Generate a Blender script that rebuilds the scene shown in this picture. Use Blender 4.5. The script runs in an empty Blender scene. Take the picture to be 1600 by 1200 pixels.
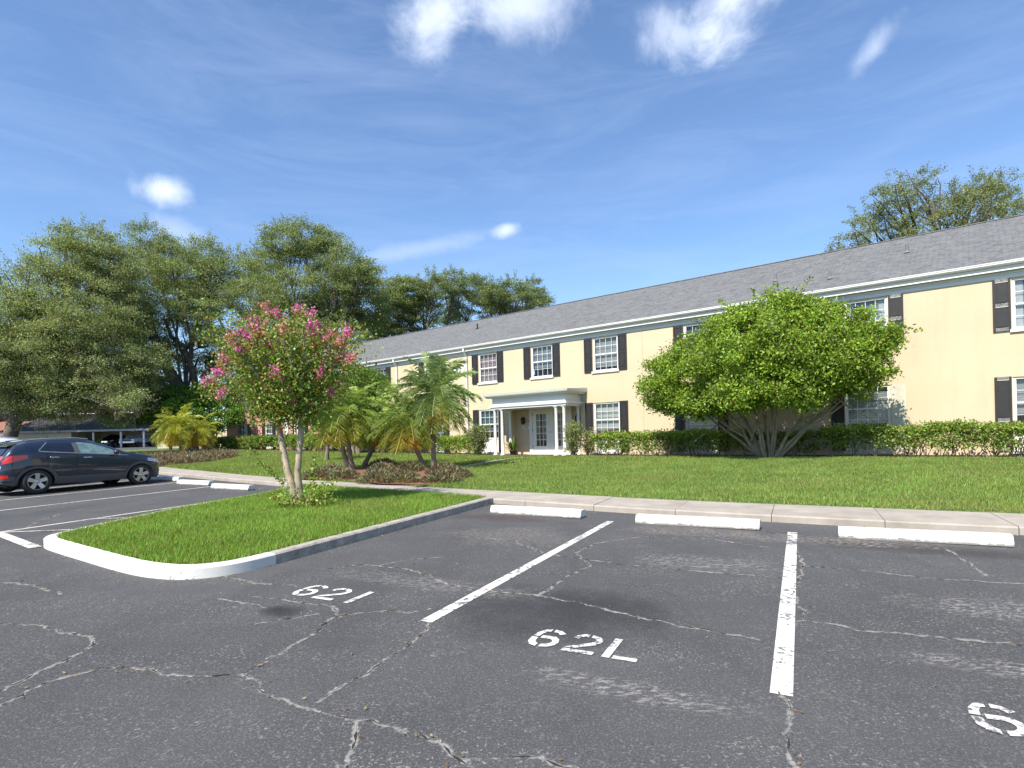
import bpy, math, random
import numpy as np
from math import radians, sin, cos, pi, hypot

random.seed(7)
C = bpy.context.scene.collection
RNG = np.random.default_rng(11)

# ------------------------------------------------------------------ site frames
TH = radians(26.3)                       # direction of the parking stalls
SN, CS = sin(TH), cos(TH)
EX, EY = .781, -.6245                    # along the facade (to the right)
NX, NY = -.6245, -.781                   # out of the facade
P0 = (.78, 28.2)                         # facade origin
FACE_ROT = math.atan2(EY, EX)

def lotz(y): return .018 * np.minimum(y, 80)
def ts(t, s, dz=0.):                     # lot frame to world
    X = t * CS + s * SN; Y = -t * SN + s * CS
    return (X, Y, float(lotz(Y)) + dz)
def to_ts(x, y): return x * CS - y * SN, x * SN + y * CS
def F(k, p, z): return (P0[0] + k * EX + p * NX, P0[1] + k * EY + p * NY, z)
def sst(x):
    x = np.clip(x, 0, 1); return x * x * (3 - 2 * x)
def T(X, Y):                             # lawn height
    X = np.asarray(X, float); Y = np.asarray(Y, float)
    lz = lotz(Y) + .12
    k = (X - P0[0]) * EX + (Y - P0[1]) * EY
    D = (X - P0[0]) * NX + (Y - P0[1]) * NY
    b = .70 + .4 * np.clip(-k / 26, 0, 1)
    a = (1 - sst((D - 1.2) / 8.3)) * sst((k + 42) / 10)
    return lz * (1 - a) + b * a
WN = np.array([(-60, 26), (-45, 21), (-22.1, 14.3), (-16.7, 12.95), (-13.66, 12.25), (-9, 11.3), (-5.77, 10.70), (-3.27, 10.30), (-1.24, 10.10), (.85, 10.0), (2.69, 9.97), (14, 9.95)])
WO = np.array([(-60, 28), (-45, 22.8), (-26.2, 16.7), (-18.9, 14.5), (-14.7, 13.4), (-10.06, 12.48), (-7.06, 12.12), (-3.5, 11.62), (-1.38, 11.4), (3.05, 11.3), (14, 11.25)])
def s_near(t): return sum(np.interp(t + d, WN[:, 0], WN[:, 1]) for d in (-1, -.5, 0, .5, 1)) / 5
def s_out(t): return sum(np.interp(t + d, WO[:, 0], WO[:, 1]) for d in (-1, -.5, 0, .5, 1)) / 5

# ------------------------------------------------------------------ materials
def newmat(name):
    m = bpy.data.materials.new(name); m.use_nodes = True
    nt = m.node_tree
    return m, nt, nt.nodes['Principled BSDF'], nt.nodes['Material Output']
def N(nt, typ, **kw):
    n = nt.nodes.new(typ)
    for k, v in kw.items():
        if k.startswith('i_'):
            key = k[2:]; key = int(key) if key.isdigit() else key.replace('_', ' ')
            n.inputs[key].default_value = v
        else: setattr(n, k, v)
    return n
def ramp(nt, fac, stops):
    r = nt.nodes.new('ShaderNodeValToRGB')
    e = r.color_ramp.elements
    while len(e) < len(stops): e.new(.5)
    for x, (p, c) in zip(e, stops):
        x.position = p; x.color = (*c, 1) if len(c) == 3 else c
    nt.links.new(fac, r.inputs[0]); return r.outputs[0]
def mixc(nt, fac, a, b, mode='MIX'):
    n = nt.nodes.new('ShaderNodeMix'); n.data_type = 'RGBA'; n.blend_type = mode
    for sock, v in ((n.inputs[0], fac), (n.inputs[6], a), (n.inputs[7], b)):
        if hasattr(v, 'is_linked'): nt.links.new(v, sock)
        else: sock.default_value = v if not isinstance(v, tuple) else ((*v, 1) if len(v) == 3 else v)
    return n.outputs[2]
def math_(nt, op, a, b=None, c=None, clamp=False):
    n = nt.nodes.new('ShaderNodeMath'); n.operation = op; n.use_clamp = clamp
    for i, v in enumerate((a, b, c)):
        if v is None: continue
        if hasattr(v, 'is_linked'): nt.links.new(v, n.inputs[i])
        else: n.inputs[i].default_value = v
    return n.outputs[0]
def noise(nt, vec, scale, detail=4, rough=.55, dist=0.):
    n = N(nt, 'ShaderNodeTexNoise', i_Scale=scale, i_Detail=detail, i_Roughness=rough, i_Distortion=dist)
    if vec is not None: nt.links.new(vec, n.inputs['Vector'])
    return n.outputs['Fac']
def objco(nt, scale=None):
    o = nt.nodes.new('ShaderNodeTexCoord').outputs['Object']
    if scale:
        m = N(nt, 'ShaderNodeMapping'); m.inputs['Scale'].default_value = scale
        nt.links.new(o, m.inputs[0]); return m.outputs[0]
    return o
def bump(nt, bs, h, strength=.3, dist=.02):
    b = N(nt, 'ShaderNodeBump', i_Strength=strength, i_Distance=dist)
    nt.links.new(h, b.inputs['Height']); nt.links.new(b.outputs[0], bs.inputs['Normal'])
def P(name, col, rough=.6, metal=0., var=0., vscale=3., bmp=0., bscale=40., spec=.5, col2=None):
    m, nt, bs, out = newmat(name)
    bs.inputs['Base Color'].default_value = (*col, 1)
    bs.inputs['Roughness'].default_value = rough
    bs.inputs['Metallic'].default_value = metal
    bs.inputs['Specular IOR Level'].default_value = spec
    if var or col2:
        f = noise(nt, objco(nt), vscale, 5, .6)
        d = col2 or tuple(c * (1 - var) for c in col)
        lo = tuple(min(1, c * (1 + var * .5)) for c in col)
        nt.links.new(ramp(nt, f, [(.3, d), (.7, lo)]), bs.inputs['Base Color'])
    if bmp: bump(nt, bs, noise(nt, objco(nt), bscale, 4), bmp, .01)
    return m
def leafmat(name, rough=.45, trans=.35, spec=.35):
    m, nt, bs, out = newmat(name)
    a = N(nt, 'ShaderNodeAttribute', attribute_name='col')
    nt.links.new(a.outputs['Color'], bs.inputs['Base Color'])
    bs.inputs['Roughness'].default_value = rough
    bs.inputs['Specular IOR Level'].default_value = spec
    t = N(nt, 'ShaderNodeBsdfTranslucent')
    tc = mixc(nt, 1., a.outputs['Color'], (1.25, 1.3, .6), 'MULTIPLY')
    nt.links.new(tc, t.inputs['Color'])
    x = N(nt, 'ShaderNodeMixShader'); x.inputs[0].default_value = trans
    nt.links.new(bs.outputs[0], x.inputs[1]); nt.links.new(t.outputs[0], x.inputs[2])
    nt.links.new(x.outputs[0], out.inputs[0]); return m

M = {}
M['white'] = P('white_paint', (.66, .65, .62), .45, var=.06, vscale=2)
M['trim'] = P('trim_paint', (.56, .58, .57), .5, var=.05, vscale=1.5)
M['cream'] = P('cream_paint', (.47, .45, .36), .7, var=.12, vscale=5)
M['shutter'] = P('shutter_paint', (.016, .0145, .015), .55, var=.3, vscale=6)
M['chipped'] = P('chipped_paint', (.035, .033, .034), .6, vscale=32, col2=(.26, .25, .24))
M['dark'] = P('dark_void', (.012, .012, .012), .8)
M['black'] = P('black_metal', (.02, .02, .02), .4)
M['rubber'] = P('rubber', (.022, .022, .023), .75, var=.2, vscale=20)
M['alloy'] = P('alloy', (.55, .55, .56), .32, metal=.85)
M['chrome'] = P('chrome', (.8, .8, .8), .12, metal=1)
M['plastic'] = P('grey_plastic', (.075, .078, .085), .6, var=.1)
M['redlens'] = P('red_lens', (.50, .02, .015), .15, spec=.8)
M['clearlens'] = P('clear_lens', (.55, .56, .58), .12, spec=.9)
M['bark'] = P('oak_bark', (.15, .125, .10), .9, vscale=4, col2=(.05, .042, .035), bmp=.8, bscale=9)
M['palmbark'] = P('palm_bark', (.26, .22, .17), .9, vscale=14, col2=(.10, .08, .06), bmp=.8, bscale=30)
M['twig'] = P('twig', (.24, .19, .14), .85, var=.4, vscale=8)
M['stem'] = P('pale_stem', (.30, .25, .18), .85, vscale=5, col2=(.16, .13, .095))
M['myrtlebark'] = P('smooth_bark', (.46, .37, .25), .7, vscale=3.5, col2=(.17, .14, .115), bmp=.25, bscale=12)
M['mulch'] = P('mulch', (.13, .065, .040), .95, vscale=18, col2=(.045, .025, .018), bmp=1, bscale=30)
M['redmulch'] = P('red_mulch', (.26, .10, .055), .95, vscale=16, col2=(.12, .05, .03), bmp=1, bscale=30)
M['leaf'] = leafmat('leaf')
M['flower'] = leafmat('petal', .6, .3)
M['grassblade'] = leafmat('grass_blade', .5, .4, .25)
M['oakleaf'] = leafmat('oak_leaf', .5, .42)

def m_asphalt():
    m, nt, bs, out = newmat('asphalt')
    co = objco(nt)
    big = noise(nt, co, .35, 6, .6)
    c = ramp(nt, big, [(.28, (.048, .048, .050)), (.52, (.066, .066, .068)), (.75, (.086, .085, .086))])
    st = N(nt, 'ShaderNodeMapping'); st.inputs['Scale'].default_value = (1.1, 2.6, 1); st.inputs['Rotation'].default_value = (0, 0, .35)
    nt.links.new(co, st.inputs[0])
    worn = ramp(nt, noise(nt, st.outputs[0], 1.3, 6, .65), [(.50, (0, 0, 0)), (.66, (1, 1, 1))])
    fine = noise(nt, co, 75, 3, .6)
    spk = ramp(nt, fine, [(.53, (0, 0, 0)), (.62, (1, 1, 1))])
    spk2 = ramp(nt, noise(nt, co, 34, 4, .7), [(.58, (0, 0, 0)), (.66, (1, 1, 1))])
    k = math_(nt, 'MULTIPLY', spk, .45)
    c = mixc(nt, k, c, (.17, .168, .165))
    k2 = math_(nt, 'MULTIPLY', math_(nt, 'MULTIPLY', spk2, worn), .8)
    c = mixc(nt, k2, c, (.32, .29, .26))
    zone = ramp(nt, noise(nt, st.outputs[0], .55, 4, .6), [(.40, (.12, .12, .12)), (.62, (1, 1, 1))])
    spk3 = ramp(nt, noise(nt, co, 46, 3, .6), [(.60, (0, 0, 0)), (.66, (1, 1, 1))])
    c = mixc(nt, math_(nt, 'MULTIPLY', math_(nt, 'MULTIPLY', spk3, zone), .62), c, (.33, .315, .295))
    tyre = ramp(nt, noise(nt, objco(nt, (1.6, .35, 1)), 1.0, 5, .6), [(.50, (0, 0, 0)), (.75, (1, 1, 1))])
    c = mixc(nt, math_(nt, 'MULTIPLY', tyre, .35), c, (.034, .034, .036))
    dk = ramp(nt, noise(nt, co, 110, 2, .5), [(.35, (1, 1, 1)), (.45, (0, 0, 0))])
    c = mixc(nt, math_(nt, 'MULTIPLY', dk, .5), c, (.025, .025, .027))
    # oil stains and rust stains, each at its own place
    xy = N(nt, 'ShaderNodeSeparateXYZ'); nt.links.new(co, xy.inputs[0])
    wob = noise(nt, co, 3.2, 7, .72)
    for (t, s, a, b, amt, col) in ((-2.0, 4.6, .95, .75, .62, (.018, .018, .020)), (1.35, 8.55, 1.1, .32, .7, (.03, .026, .022)), (-4.7, 9.1, .9, .35, .6, (.05, .030, .024)),
                                   (-4.2, 3.75, .22, .16, .8, (.012, .012, .013)), (-1.6, 4.9, .6, .5, .4, (.02, .02, .022)), (-1.5, 8.8, 1.0, .34, .85, (.27, .215, .18)), (.3, 8.75, 1.3, .30, .8, (.26, .22, .19)), (-1.0, 6.9, .8, .35, .75, (.27, .255, .24)), (1.6, 6.1, .9, .3, .7, (.27, .255, .24)), (-3.9, 7.6, .9, .6, .7, (.25, .21, .18)), (1.2, 4.7, .6, .16, .8, (.28, .26, .245)), (-.9, 3.45, .7, .14, .8, (.28, .265, .25)), (-3.5, 5.0, 1.1, .22, .6, (.27, .255, .24))):
        X, Y, _ = ts(t, s)
        dx = math_(nt, 'SUBTRACT', xy.outputs[0], X); dy = math_(nt, 'SUBTRACT', xy.outputs[1], Y)
        tt = math_(nt, 'SUBTRACT', math_(nt, 'MULTIPLY', dx, CS), math_(nt, 'MULTIPLY', dy, SN))
        ss = math_(nt, 'ADD', math_(nt, 'MULTIPLY', dx, SN), math_(nt, 'MULTIPLY', dy, CS))
        q = math_(nt, 'ADD', math_(nt, 'POWER', math_(nt, 'ABSOLUTE', math_(nt, 'DIVIDE', tt, a)), 2.), math_(nt, 'POWER', math_(nt, 'ABSOLUTE', math_(nt, 'DIVIDE', ss, b)), 2.))
        q = math_(nt, 'ADD', q, math_(nt, 'MULTIPLY', math_(nt, 'SUBTRACT', wob, .5), 4.2 if col[0] > .2 else 2.6))
        mr = N(nt, 'ShaderNodeMapRange'); nt.links.new(q, mr.inputs[0])
        mr.inputs[1].default_value = .1; mr.inputs[2].default_value = 1.5; mr.inputs[3].default_value = amt; mr.inputs[4].default_value = 0
        f = mr.outputs[0]
        if col[0] > .2: f = math_(nt, 'MULTIPLY', f, ramp(nt, noise(nt, st.outputs[0], 13, 6, .75), [(.50, (0, 0, 0)), (.58, (1, 1, 1))]))
        c = mixc(nt, f, c, col)
    nt.links.new(c, bs.inputs['Base Color'])
    bs.inputs['Roughness'].default_value = .82; bs.inputs['Specular IOR Level'].default_value = .3
    bump(nt, bs, math_(nt, 'ADD', fine, math_(nt, 'MULTIPLY', noise(nt, co, 150, 2), .6)), .55, .008)
    return m
M['asphalt'] = m_asphalt()

def m_worn(name, col, wear, under=(.07, .07, .075), scale=16, base=0):
    m, nt, bs, out = newmat(name); co = objco(nt)
    a = noise(nt, co, scale, 6, .72); b = noise(nt, co, 1.1, 3)
    f = math_(nt, 'ADD', a, math_(nt, 'MULTIPLY', math_(nt, 'SUBTRACT', b, .5), .5))
    k = ramp(nt, f, [(wear - .04, (1, 1, 1)), (wear + .03, (0, 0, 0))])
    c = mixc(nt, k, col, under)
    c = mixc(nt, math_(nt, 'MULTIPLY', noise(nt, co, 5, 5), .35), c, tuple(x * .6 for x in col))
    if base:
        sz = N(nt, 'ShaderNodeSeparateXYZ'); nt.links.new(co, sz.inputs[0])
        g = math_(nt, 'ADD', math_(nt, 'DIVIDE', sz.outputs[2], base), math_(nt, 'MULTIPLY', math_(nt, 'SUBTRACT', noise(nt, co, 14, 5, .7), .5), 2.6))
        mr = N(nt, 'ShaderNodeMapRange'); nt.links.new(g, mr.inputs[0]); mr.inputs[1].default_value = .3; mr.inputs[2].default_value = .8; mr.inputs[3].default_value = .85; mr.inputs[4].default_value = 0
        c = mixc(nt, mr.outputs[0], c, (.16, .145, .125))
    nt.links.new(c, bs.inputs['Base Color']); bs.inputs['Roughness'].default_value = .75
    bump(nt, bs, noise(nt, co, 80, 3), .4, .006)
    return m
M['linepaint'] = m_worn('line_paint', (.58, .57, .53), .44)
M['thinline'] = m_worn('old_line_paint', (.50, .47, .43), .42)
M['stencil'] = m_worn('stencil_paint', (.56, .55, .53), .45, scale=26)
M['kerbwhite'] = m_worn('kerb_paint', (.60, .59, .56), .345, (.22, .20, .17), 11)
M['stoppaint'] = m_worn('wheel_stop_paint', (.62, .61, .58), .375, (.18, .17, .16), 12, .045)
M['concrete'] = P('concrete', (.36, .32, .275), .9, vscale=2.2, col2=(.25, .22, .185), bmp=.4, bscale=60)
M['kerbgrey'] = P('bare_kerb', (.40, .37, .325), .9, vscale=7, col2=(.20, .18, .16), bmp=.6, bscale=50)

def m_crack():
    m, nt, bs, out = newmat('crack_dust'); co = objco(nt)
    a = N(nt, 'ShaderNodeAttribute', attribute_name='col')
    n1 = noise(nt, co, 26, 5, .7); n2 = noise(nt, co, 3, 4)
    c = ramp(nt, n1, [(.3, (.16, .155, .15)), (.5, (.28, .27, .255)), (.7, (.36, .345, .325))])
    c = mixc(nt, ramp(nt, noise(nt, co, 5, 3), [(.68, (0, 0, 0)), (.74, (1, 1, 1))]), c, (.27, .21, .13))
    nt.links.new(c, bs.inputs['Base Color']); bs.inputs['Roughness'].default_value = .95
    f = math_(nt, 'ADD', math_(nt, 'MULTIPLY', a.outputs['Fac'], 1.0), math_(nt, 'MULTIPLY', math_(nt, 'SUBTRACT', n1, .5), 2.4))
    f = math_(nt, 'ADD', f, math_(nt, 'MULTIPLY', math_(nt, 'SUBTRACT', n2, .5), 1.5))
    mr = N(nt, 'ShaderNodeMapRange'); nt.links.new(f, mr.inputs[0]); mr.inputs[1].default_value = .42; mr.inputs[2].default_value = .85
    al = math_(nt, 'MULTIPLY', mr.outputs[0], .68)
    tr = N(nt, 'ShaderNodeBsdfTransparent'); x = N(nt, 'ShaderNodeMixShader')
    nt.links.new(al, x.inputs[0]); nt.links.new(tr.outputs[0], x.inputs[1]); nt.links.new(bs.outputs[0], x.inputs[2])
    nt.links.new(x.outputs[0], out.inputs[0]); return m
M['crack'] = m_crack()
M['crackdark'] = P('crack_gap', (.018, .016, .014), .95)

def m_soil():
    m, nt, bs, out = newmat('lawn_soil'); co = objco(nt)
    c = ramp(nt, noise(nt, co, 1.3, 6, .65), [(.25, (.14, .16, .045)), (.5, (.10, .16, .035)), (.75, (.14, .20, .045))])
    c = mixc(nt, ramp(nt, noise(nt, co, 30, 3), [(.45, (0, 0, 0)), (.65, (1, 1, 1))]), c, (.045, .06, .015))
    nt.links.new(c, bs.inputs['Base Color']); bs.inputs['Roughness'].default_value = .95
    bump(nt, bs, noise(nt, co, 22, 4, .7), 1., .06); return m
M['soil'] = m_soil()

def m_stucco():
    m, nt, bs, out = newmat('yellow_stucco'); co = objco(nt)
    c = ramp(nt, noise(nt, co, .5, 5, .6), [(.3, (.495, .405, .270)), (.7, (.545, .450, .305))])
    st = objco(nt, (2.2, 2.2, .25))
    c = mixc(nt, math_(nt, 'MULTIPLY', ramp(nt, noise(nt, st, 1.2, 5, .65), [(.52, (0, 0, 0)), (.8, (1, 1, 1))]), .38), c, (.41, .33, .215))
    nt.links.new(c, bs.inputs['Base Color']); bs.inputs['Roughness'].default_value = .9
    bump(nt, bs, noise(nt, co, 42, 5, .75), .6, .018); return m
M['stucco'] = m_stucco()

def m_brick(name, c1, c2, mortar, sw=.21, sh=.075):
    m, nt, bs, out = newmat(name); co = objco(nt)
    s = N(nt, 'ShaderNodeSeparateXYZ'); nt.links.new(co, s.inputs[0])
    k = N(nt, 'ShaderNodeCombineXYZ'); nt.links.new(math_(nt, 'ADD', s.outputs[0], s.outputs[1]), k.inputs[0]); nt.links.new(s.outputs[2], k.inputs[1])
    b = N(nt, 'ShaderNodeTexBrick', i_Scale=1.); b.inputs['Color1'].default_value = (*c1, 1); b.inputs['Color2'].default_value = (*c2, 1); b.inputs['Mortar'].default_value = (*mortar, 1)
    b.inputs['Brick Width'].default_value = sw; b.inputs['Row Height'].default_value = sh; b.inputs['Mortar Size'].default_value = .01
    nt.links.new(k.outputs[0], b.inputs['Vector'])
    c = mixc(nt, .5, b.outputs['Color'], ramp(nt, noise(nt, co, 1.2, 5), [(.3, tuple(x * .7 for x in c1)), (.7, tuple(min(1, x * 1.2) for x in c1))]))
    nt.links.new(c, bs.inputs['Base Color']); bs.inputs['Roughness'].default_value = .9
    bump(nt, bs, b.outputs['Fac'], -.5, .01); return m
M['brick'] = m_brick('pink_brick', (.50, .235, .165), (.42, .19, .135), (.45, .37, .30))
M['redbrick'] = m_brick('red_brick', (.36, .14, .09), (.28, .10, .07), (.32, .25, .2))

def m_shingle(name, c1, c2, c3, w=.32, h=.145):
    m, nt, bs, out = newmat(name); co = objco(nt)
    s = N(nt, 'ShaderNodeSeparateXYZ'); nt.links.new(co, s.inputs[0])
    k = N(nt, 'ShaderNodeCombineXYZ'); nt.links.new(s.outputs[0], k.inputs[0]); nt.links.new(math_(nt, 'MULTIPLY', s.outputs[1], 1.1), k.inputs[1])
    b = N(nt, 'ShaderNodeTexBrick', i_Scale=1.); b.inputs['Color1'].default_value = (*c1, 1); b.inputs['Color2'].default_value = (*c2, 1); b.inputs['Mortar'].default_value = (*[x * .6 for x in c2], 1)
    b.inputs['Brick Width'].default_value = w; b.inputs['Row Height'].default_value = h; b.inputs['Mortar Size'].default_value = .012; b.inputs['Bias'].default_value = -.1
    nt.links.new(k.outputs[0], b.inputs['Vector'])
    v = N(nt, 'ShaderNodeTexVoronoi', i_Scale=7.5); nt.links.new(k.outputs[0], v.inputs['Vector'])
    sp = N(nt, 'ShaderNodeSeparateColor'); nt.links.new(v.outputs['Color'], sp.inputs[0])
    c = mixc(nt, math_(nt, 'MULTIPLY', sp.outputs[0], .55), b.outputs['Color'], c3)
    c = mixc(nt, math_(nt, 'MULTIPLY', noise(nt, co, .6, 4), .2), c, tuple(x * .75 for x in c1))
    nt.links.new(c, bs.inputs['Base Color']); bs.inputs['Roughness'].default_value = .9
    saw = math_(nt, 'FRACT', math_(nt, 'DIVIDE', math_(nt, 'MULTIPLY', s.outputs[1], 1.1), h))
    bump(nt, bs, math_(nt, 'ADD', math_(nt, 'MULTIPLY', saw, -1.), math_(nt, 'MULTIPLY', sp.outputs[1], .5)), .8, .02); return m
M['shingle'] = m_shingle('roof_shingle', (.132, .134, .135), (.075, .076, .077), (.185, .187, .187))
M['darkshingle'] = m_shingle('dark_shingle', (.03, .03, .034), (.018, .019, .022), (.055, .05, .045))

def m_glass(name, tint, refl):
    m, nt, bs, out = newmat(name); nt.nodes.remove(bs)
    t = N(nt, 'ShaderNodeBsdfTransparent'); t.inputs[0].default_value = (*tint, 1)
    g = N(nt, 'ShaderNodeBsdfGlossy', i_Roughness=.03); g.inputs[0].default_value = (.9, .95, 1, 1)
    lw = N(nt, 'ShaderNodeLayerWeight', i_Blend=.25)
    f = math_(nt, 'ADD', math_(nt, 'MULTIPLY', lw.outputs['Fresnel'], .35), refl, clamp=True)
    x = N(nt, 'ShaderNodeMixShader'); nt.links.new(f, x.inputs[0]); nt.links.new(t.outputs[0], x.inputs[1]); nt.links.new(g.outputs[0], x.inputs[2])
    nt.links.new(x.outputs[0], out.inputs[0]); return m
M['glass'] = m_glass('window_glass', (.82, .85, .85), .03)
M['carglass'] = m_glass('car_glass', (.42, .50, .50), .08)
M['tint'] = P('tinted_glass', (.010, .016, .030), .04, spec=.7)

def m_blind(name, a, b, rows=22., frac=.5):
    m, nt, bs, out = newmat(name); co = objco(nt)
    s = N(nt, 'ShaderNodeSeparateXYZ'); nt.links.new(co, s.inputs[0])
    w = math_(nt, 'FRACT', math_(nt, 'MULTIPLY', s.outputs[2], rows))
    c = mixc(nt, math_(nt, 'GREATER_THAN', w, frac), a, b)
    c = mixc(nt, math_(nt, 'MULTIPLY', noise(nt, co, 1.6, 4), .6), c, tuple(x * .55 for x in a))
    nt.links.new(c, bs.inputs['Base Color']); bs.inputs['Roughness'].default_value = .8; return m
BL = dict(pink=m_blind('blind_pink', (.42, .32, .31), (.24, .17, .18), 9), grey=m_blind('blind_grey', (.30, .33, .35), (.20, .22, .24)), pale=m_blind('blind_pale', (.62, .64, .62), (.30, .31, .31), 4.2, .72),
          dim=m_blind('blind_dim', (.16, .17, .18), (.12, .13, .14), 12), slats=m_blind('blind_slats', (.44, .45, .44), (.28, .29, .29), 16), teal=m_blind('blind_teal', (.09, .16, .16), (.06, .11, .11), 5),
          door=m_blind('door_curtain', (.17, .15, .11), (.11, .10, .08), 3))
M['curtain'] = P('white_curtain', (.55, .57, .58), .8, var=.2, vscale=5)
M['purple'] = P('purple_cloth', (.16, .05, .10), .8, var=.4, vscale=9)

def m_carpaint(name, col, coat=1.):
    m, nt, bs, out = newmat(name)
    bs.inputs['Base Color'].default_value = (*col, 1); bs.inputs['Metallic'].default_value = .25; bs.inputs['Roughness'].default_value = .35
    bs.inputs['Coat Weight'].default_value = coat; bs.inputs['Coat Roughness'].default_value = .03
    return m
M['navy'] = m_carpaint('navy_paint', (.012, .018, .040))
M['carwhite'] = m_carpaint('white_car_paint', (.75, .77, .78))
M['darkcar'] = m_carpaint('dark_car_paint', (.02, .02, .024))
M['silver'] = m_carpaint('silver_paint', (.35, .37, .40))
M['tan'] = P('tan_stucco', (.52, .46, .33), .9, var=.15, vscale=1.5)
M['vinyl'] = P('white_vinyl', (.62, .65, .68), .5, var=.05)

# ------------------------------------------------------------------ mesh helpers
def tag(o, label, cat, group=None, kind=None):
    o['label'] = label; o['category'] = cat
    if group: o['group'] = group
    if kind: o['kind'] = kind
    return o
def empty(name, loc, rz, label, cat, group=None):
    o = bpy.data.objects.new(name, None); C.objects.link(o); o.location = loc; o.rotation_euler = (0, 0, rz)
    o.empty_display_size = .2
    return tag(o, label, cat, group)
def link(name, me, parent=None):
    o = bpy.data.objects.new(name, me); C.objects.link(o)
    if parent: o.parent = parent
    return o
class MB:
    def __init__(s): s.v = []; s.f = []; s.m = []; s.sm = []; s.c = None
    def quad(s, *p, mi=0, smooth=False):
        n = len(s.v); s.v += [tuple(map(float, q)) for q in p]; s.f.append(tuple(range(n, n + len(p)))); s.m.append(mi); s.sm.append(smooth)
    def box(s, x0, x1, y0, y1, z0, z1, mi=0):
        P8 = [(x0, y0, z0), (x1, y0, z0), (x1, y1, z0), (x0, y1, z0), (x0, y0, z1), (x1, y0, z1), (x1, y1, z1), (x0, y1, z1)]
        n = len(s.v); s.v += P8
        for q in ((0, 3, 2, 1), (4, 5, 6, 7), (0, 1, 5, 4), (1, 2, 6, 5), (2, 3, 7, 6), (3, 0, 4, 7)):
            s.f.append(tuple(n + i for i in q)); s.m.append(mi); s.sm.append(False)
    def grid(s, rows, mi=0, smooth=True, closed=False):
        n = len(s.v); w = len(rows[0])
        for r in rows: s.v += [tuple(map(float, q)) for q in r]
        for i in range(len(rows) - 1):
            for j in range(w if closed else w - 1):
                j2 = (j + 1) % w
                s.f.append((n + i * w + j, n + i * w + j2, n + (i + 1) * w + j2, n + (i + 1) * w + j)); s.m.append(mi); s.sm.append(smooth)
    def tube(s, pts, rad, n=7, mi=0, cap=True):
        pts = [np.array(p, float) for p in pts]; rows = []
        if not hasattr(rad, '__len__'): rad = [rad] * len(pts)
        for i, p in enumerate(pts):
            d = pts[min(i + 1, len(pts) - 1)] - pts[max(i - 1, 0)]; d /= (np.linalg.norm(d) + 1e-9)
            a = np.cross(d, (1, 0, 0) if abs(d[0]) < .8 else (0, 1, 0)); a /= np.linalg.norm(a); b = np.cross(d, a)
            rows.append([p + rad[i] * (a * cos(2 * pi * j / n) + b * sin(2 * pi * j / n)) for j in range(n)])
        s.grid(rows, mi, True, True)
        if cap: s.quad(*rows[-1], mi=mi); s.quad(*rows[0][::-1], mi=mi)
    def lathe(s, prof, c=(0, 0, 0), n=12, mi=0, axis='z', smooth=True):
        rows = []
        for r, h in prof:
            ring = []
            for j in range(n):
                a = 2 * pi * j / n
                if axis == 'z': q = (c[0] + r * cos(a), c[1] + r * sin(a), c[2] + h)
                else: q = (c[0] + r * cos(a), c[1] + h, c[2] + r * sin(a))
                ring.append(q)
            rows.append(ring)
        s.grid(rows, mi, smooth, True)
    def prism(s, poly, y0, y1, mi=0, axis='y'):
        f = (lambda a, h, b: (a, h, b)) if axis == 'y' else (lambda a, h, b: (a, b, h))
        A = [f(x, y0, z) for x, z in poly]; B = [f(x, y1, z) for x, z in poly]
        s.quad(*A, mi=mi); s.quad(*B[::-1], mi=mi)
        for i in range(len(poly)):
            j = (i + 1) % len(poly); s.quad(A[j], A[i], B[i], B[j], mi=mi)
    def build(s, name, mats, parent=None):
        me = bpy.data.meshes.new(name); me.from_pydata(s.v, [], s.f)
        for m in (mats if isinstance(mats, (list, tuple)) else [mats]): me.materials.append(m)
        me.polygons.foreach_set('material_index', s.m); me.polygons.foreach_set('use_smooth', s.sm)
        if s.c is not None:
            a = me.color_attributes.new('col', 'FLOAT_COLOR', 'POINT'); a.data.foreach_set('color', np.array(s.c, np.float32).ravel())
        me.update(); return link(name, me, parent)
def np_mesh(name, V, nper, mat, parent=None, col=None, kind=None):
    """V: (N, nper, 3) loose polygons, one colour each"""
    n = len(V); me = bpy.data.meshes.new(name)
    me.vertices.add(n * nper); me.vertices.foreach_set('co', V.reshape(-1).astype(np.float32))
    me.loops.add(n * nper); me.loops.foreach_set('vertex_index', np.arange(n * nper, dtype=np.int32))
    me.polygons.add(n); me.polygons.foreach_set('loop_start', np.arange(0, n * nper, nper, dtype=np.int32))
    me.update(calc_edges=True); me.validate()
    a = me.color_attributes.new('col', 'FLOAT_COLOR', 'POINT')
    c = np.ones((n, nper, 4), np.float32); c[:, :, :3] = col[:, None, :]
    a.data.foreach_set('color', c.ravel())
    me.materials.append(mat); return link(name, me, parent)
def unit(v): return v / (np.linalg.norm(v, axis=1, keepdims=True) + 1e-9)
def leafquads(Cn, L, W, rng, bias=(0, 0, 0), dirs=None):
    n = len(Cn)
    a = unit(rng.normal(size=(n, 3)) + np.array(bias)) if dirs is None else dirs
    b = unit(np.cross(a, rng.normal(size=(n, 3))))
    L = np.broadcast_to(L, n)[:, None] * rng.uniform(.7, 1.25, (n, 1)); W = np.broadcast_to(W, n)[:, None] * rng.uniform(.75, 1.2, (n, 1))
    c = np.cross(a, b) * W * .22
    return np.stack([Cn, Cn + a * L * .45 + b * W * .5 + c, Cn + a * L, Cn + a * L * .45 - b * W * .5 + c], 1)
def shade(base, n, rng, v=.25, warm=.12):
    f = rng.normal(1, v, (n, 1)).clip(.45, 1.8)
    c = np.array(base)[None] * f
    w = rng.normal(0, warm, n)
    c[:, 0] *= 1 + w; c[:, 2] *= 1 - w * .5
    return c.clip(.004, .9)
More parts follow.
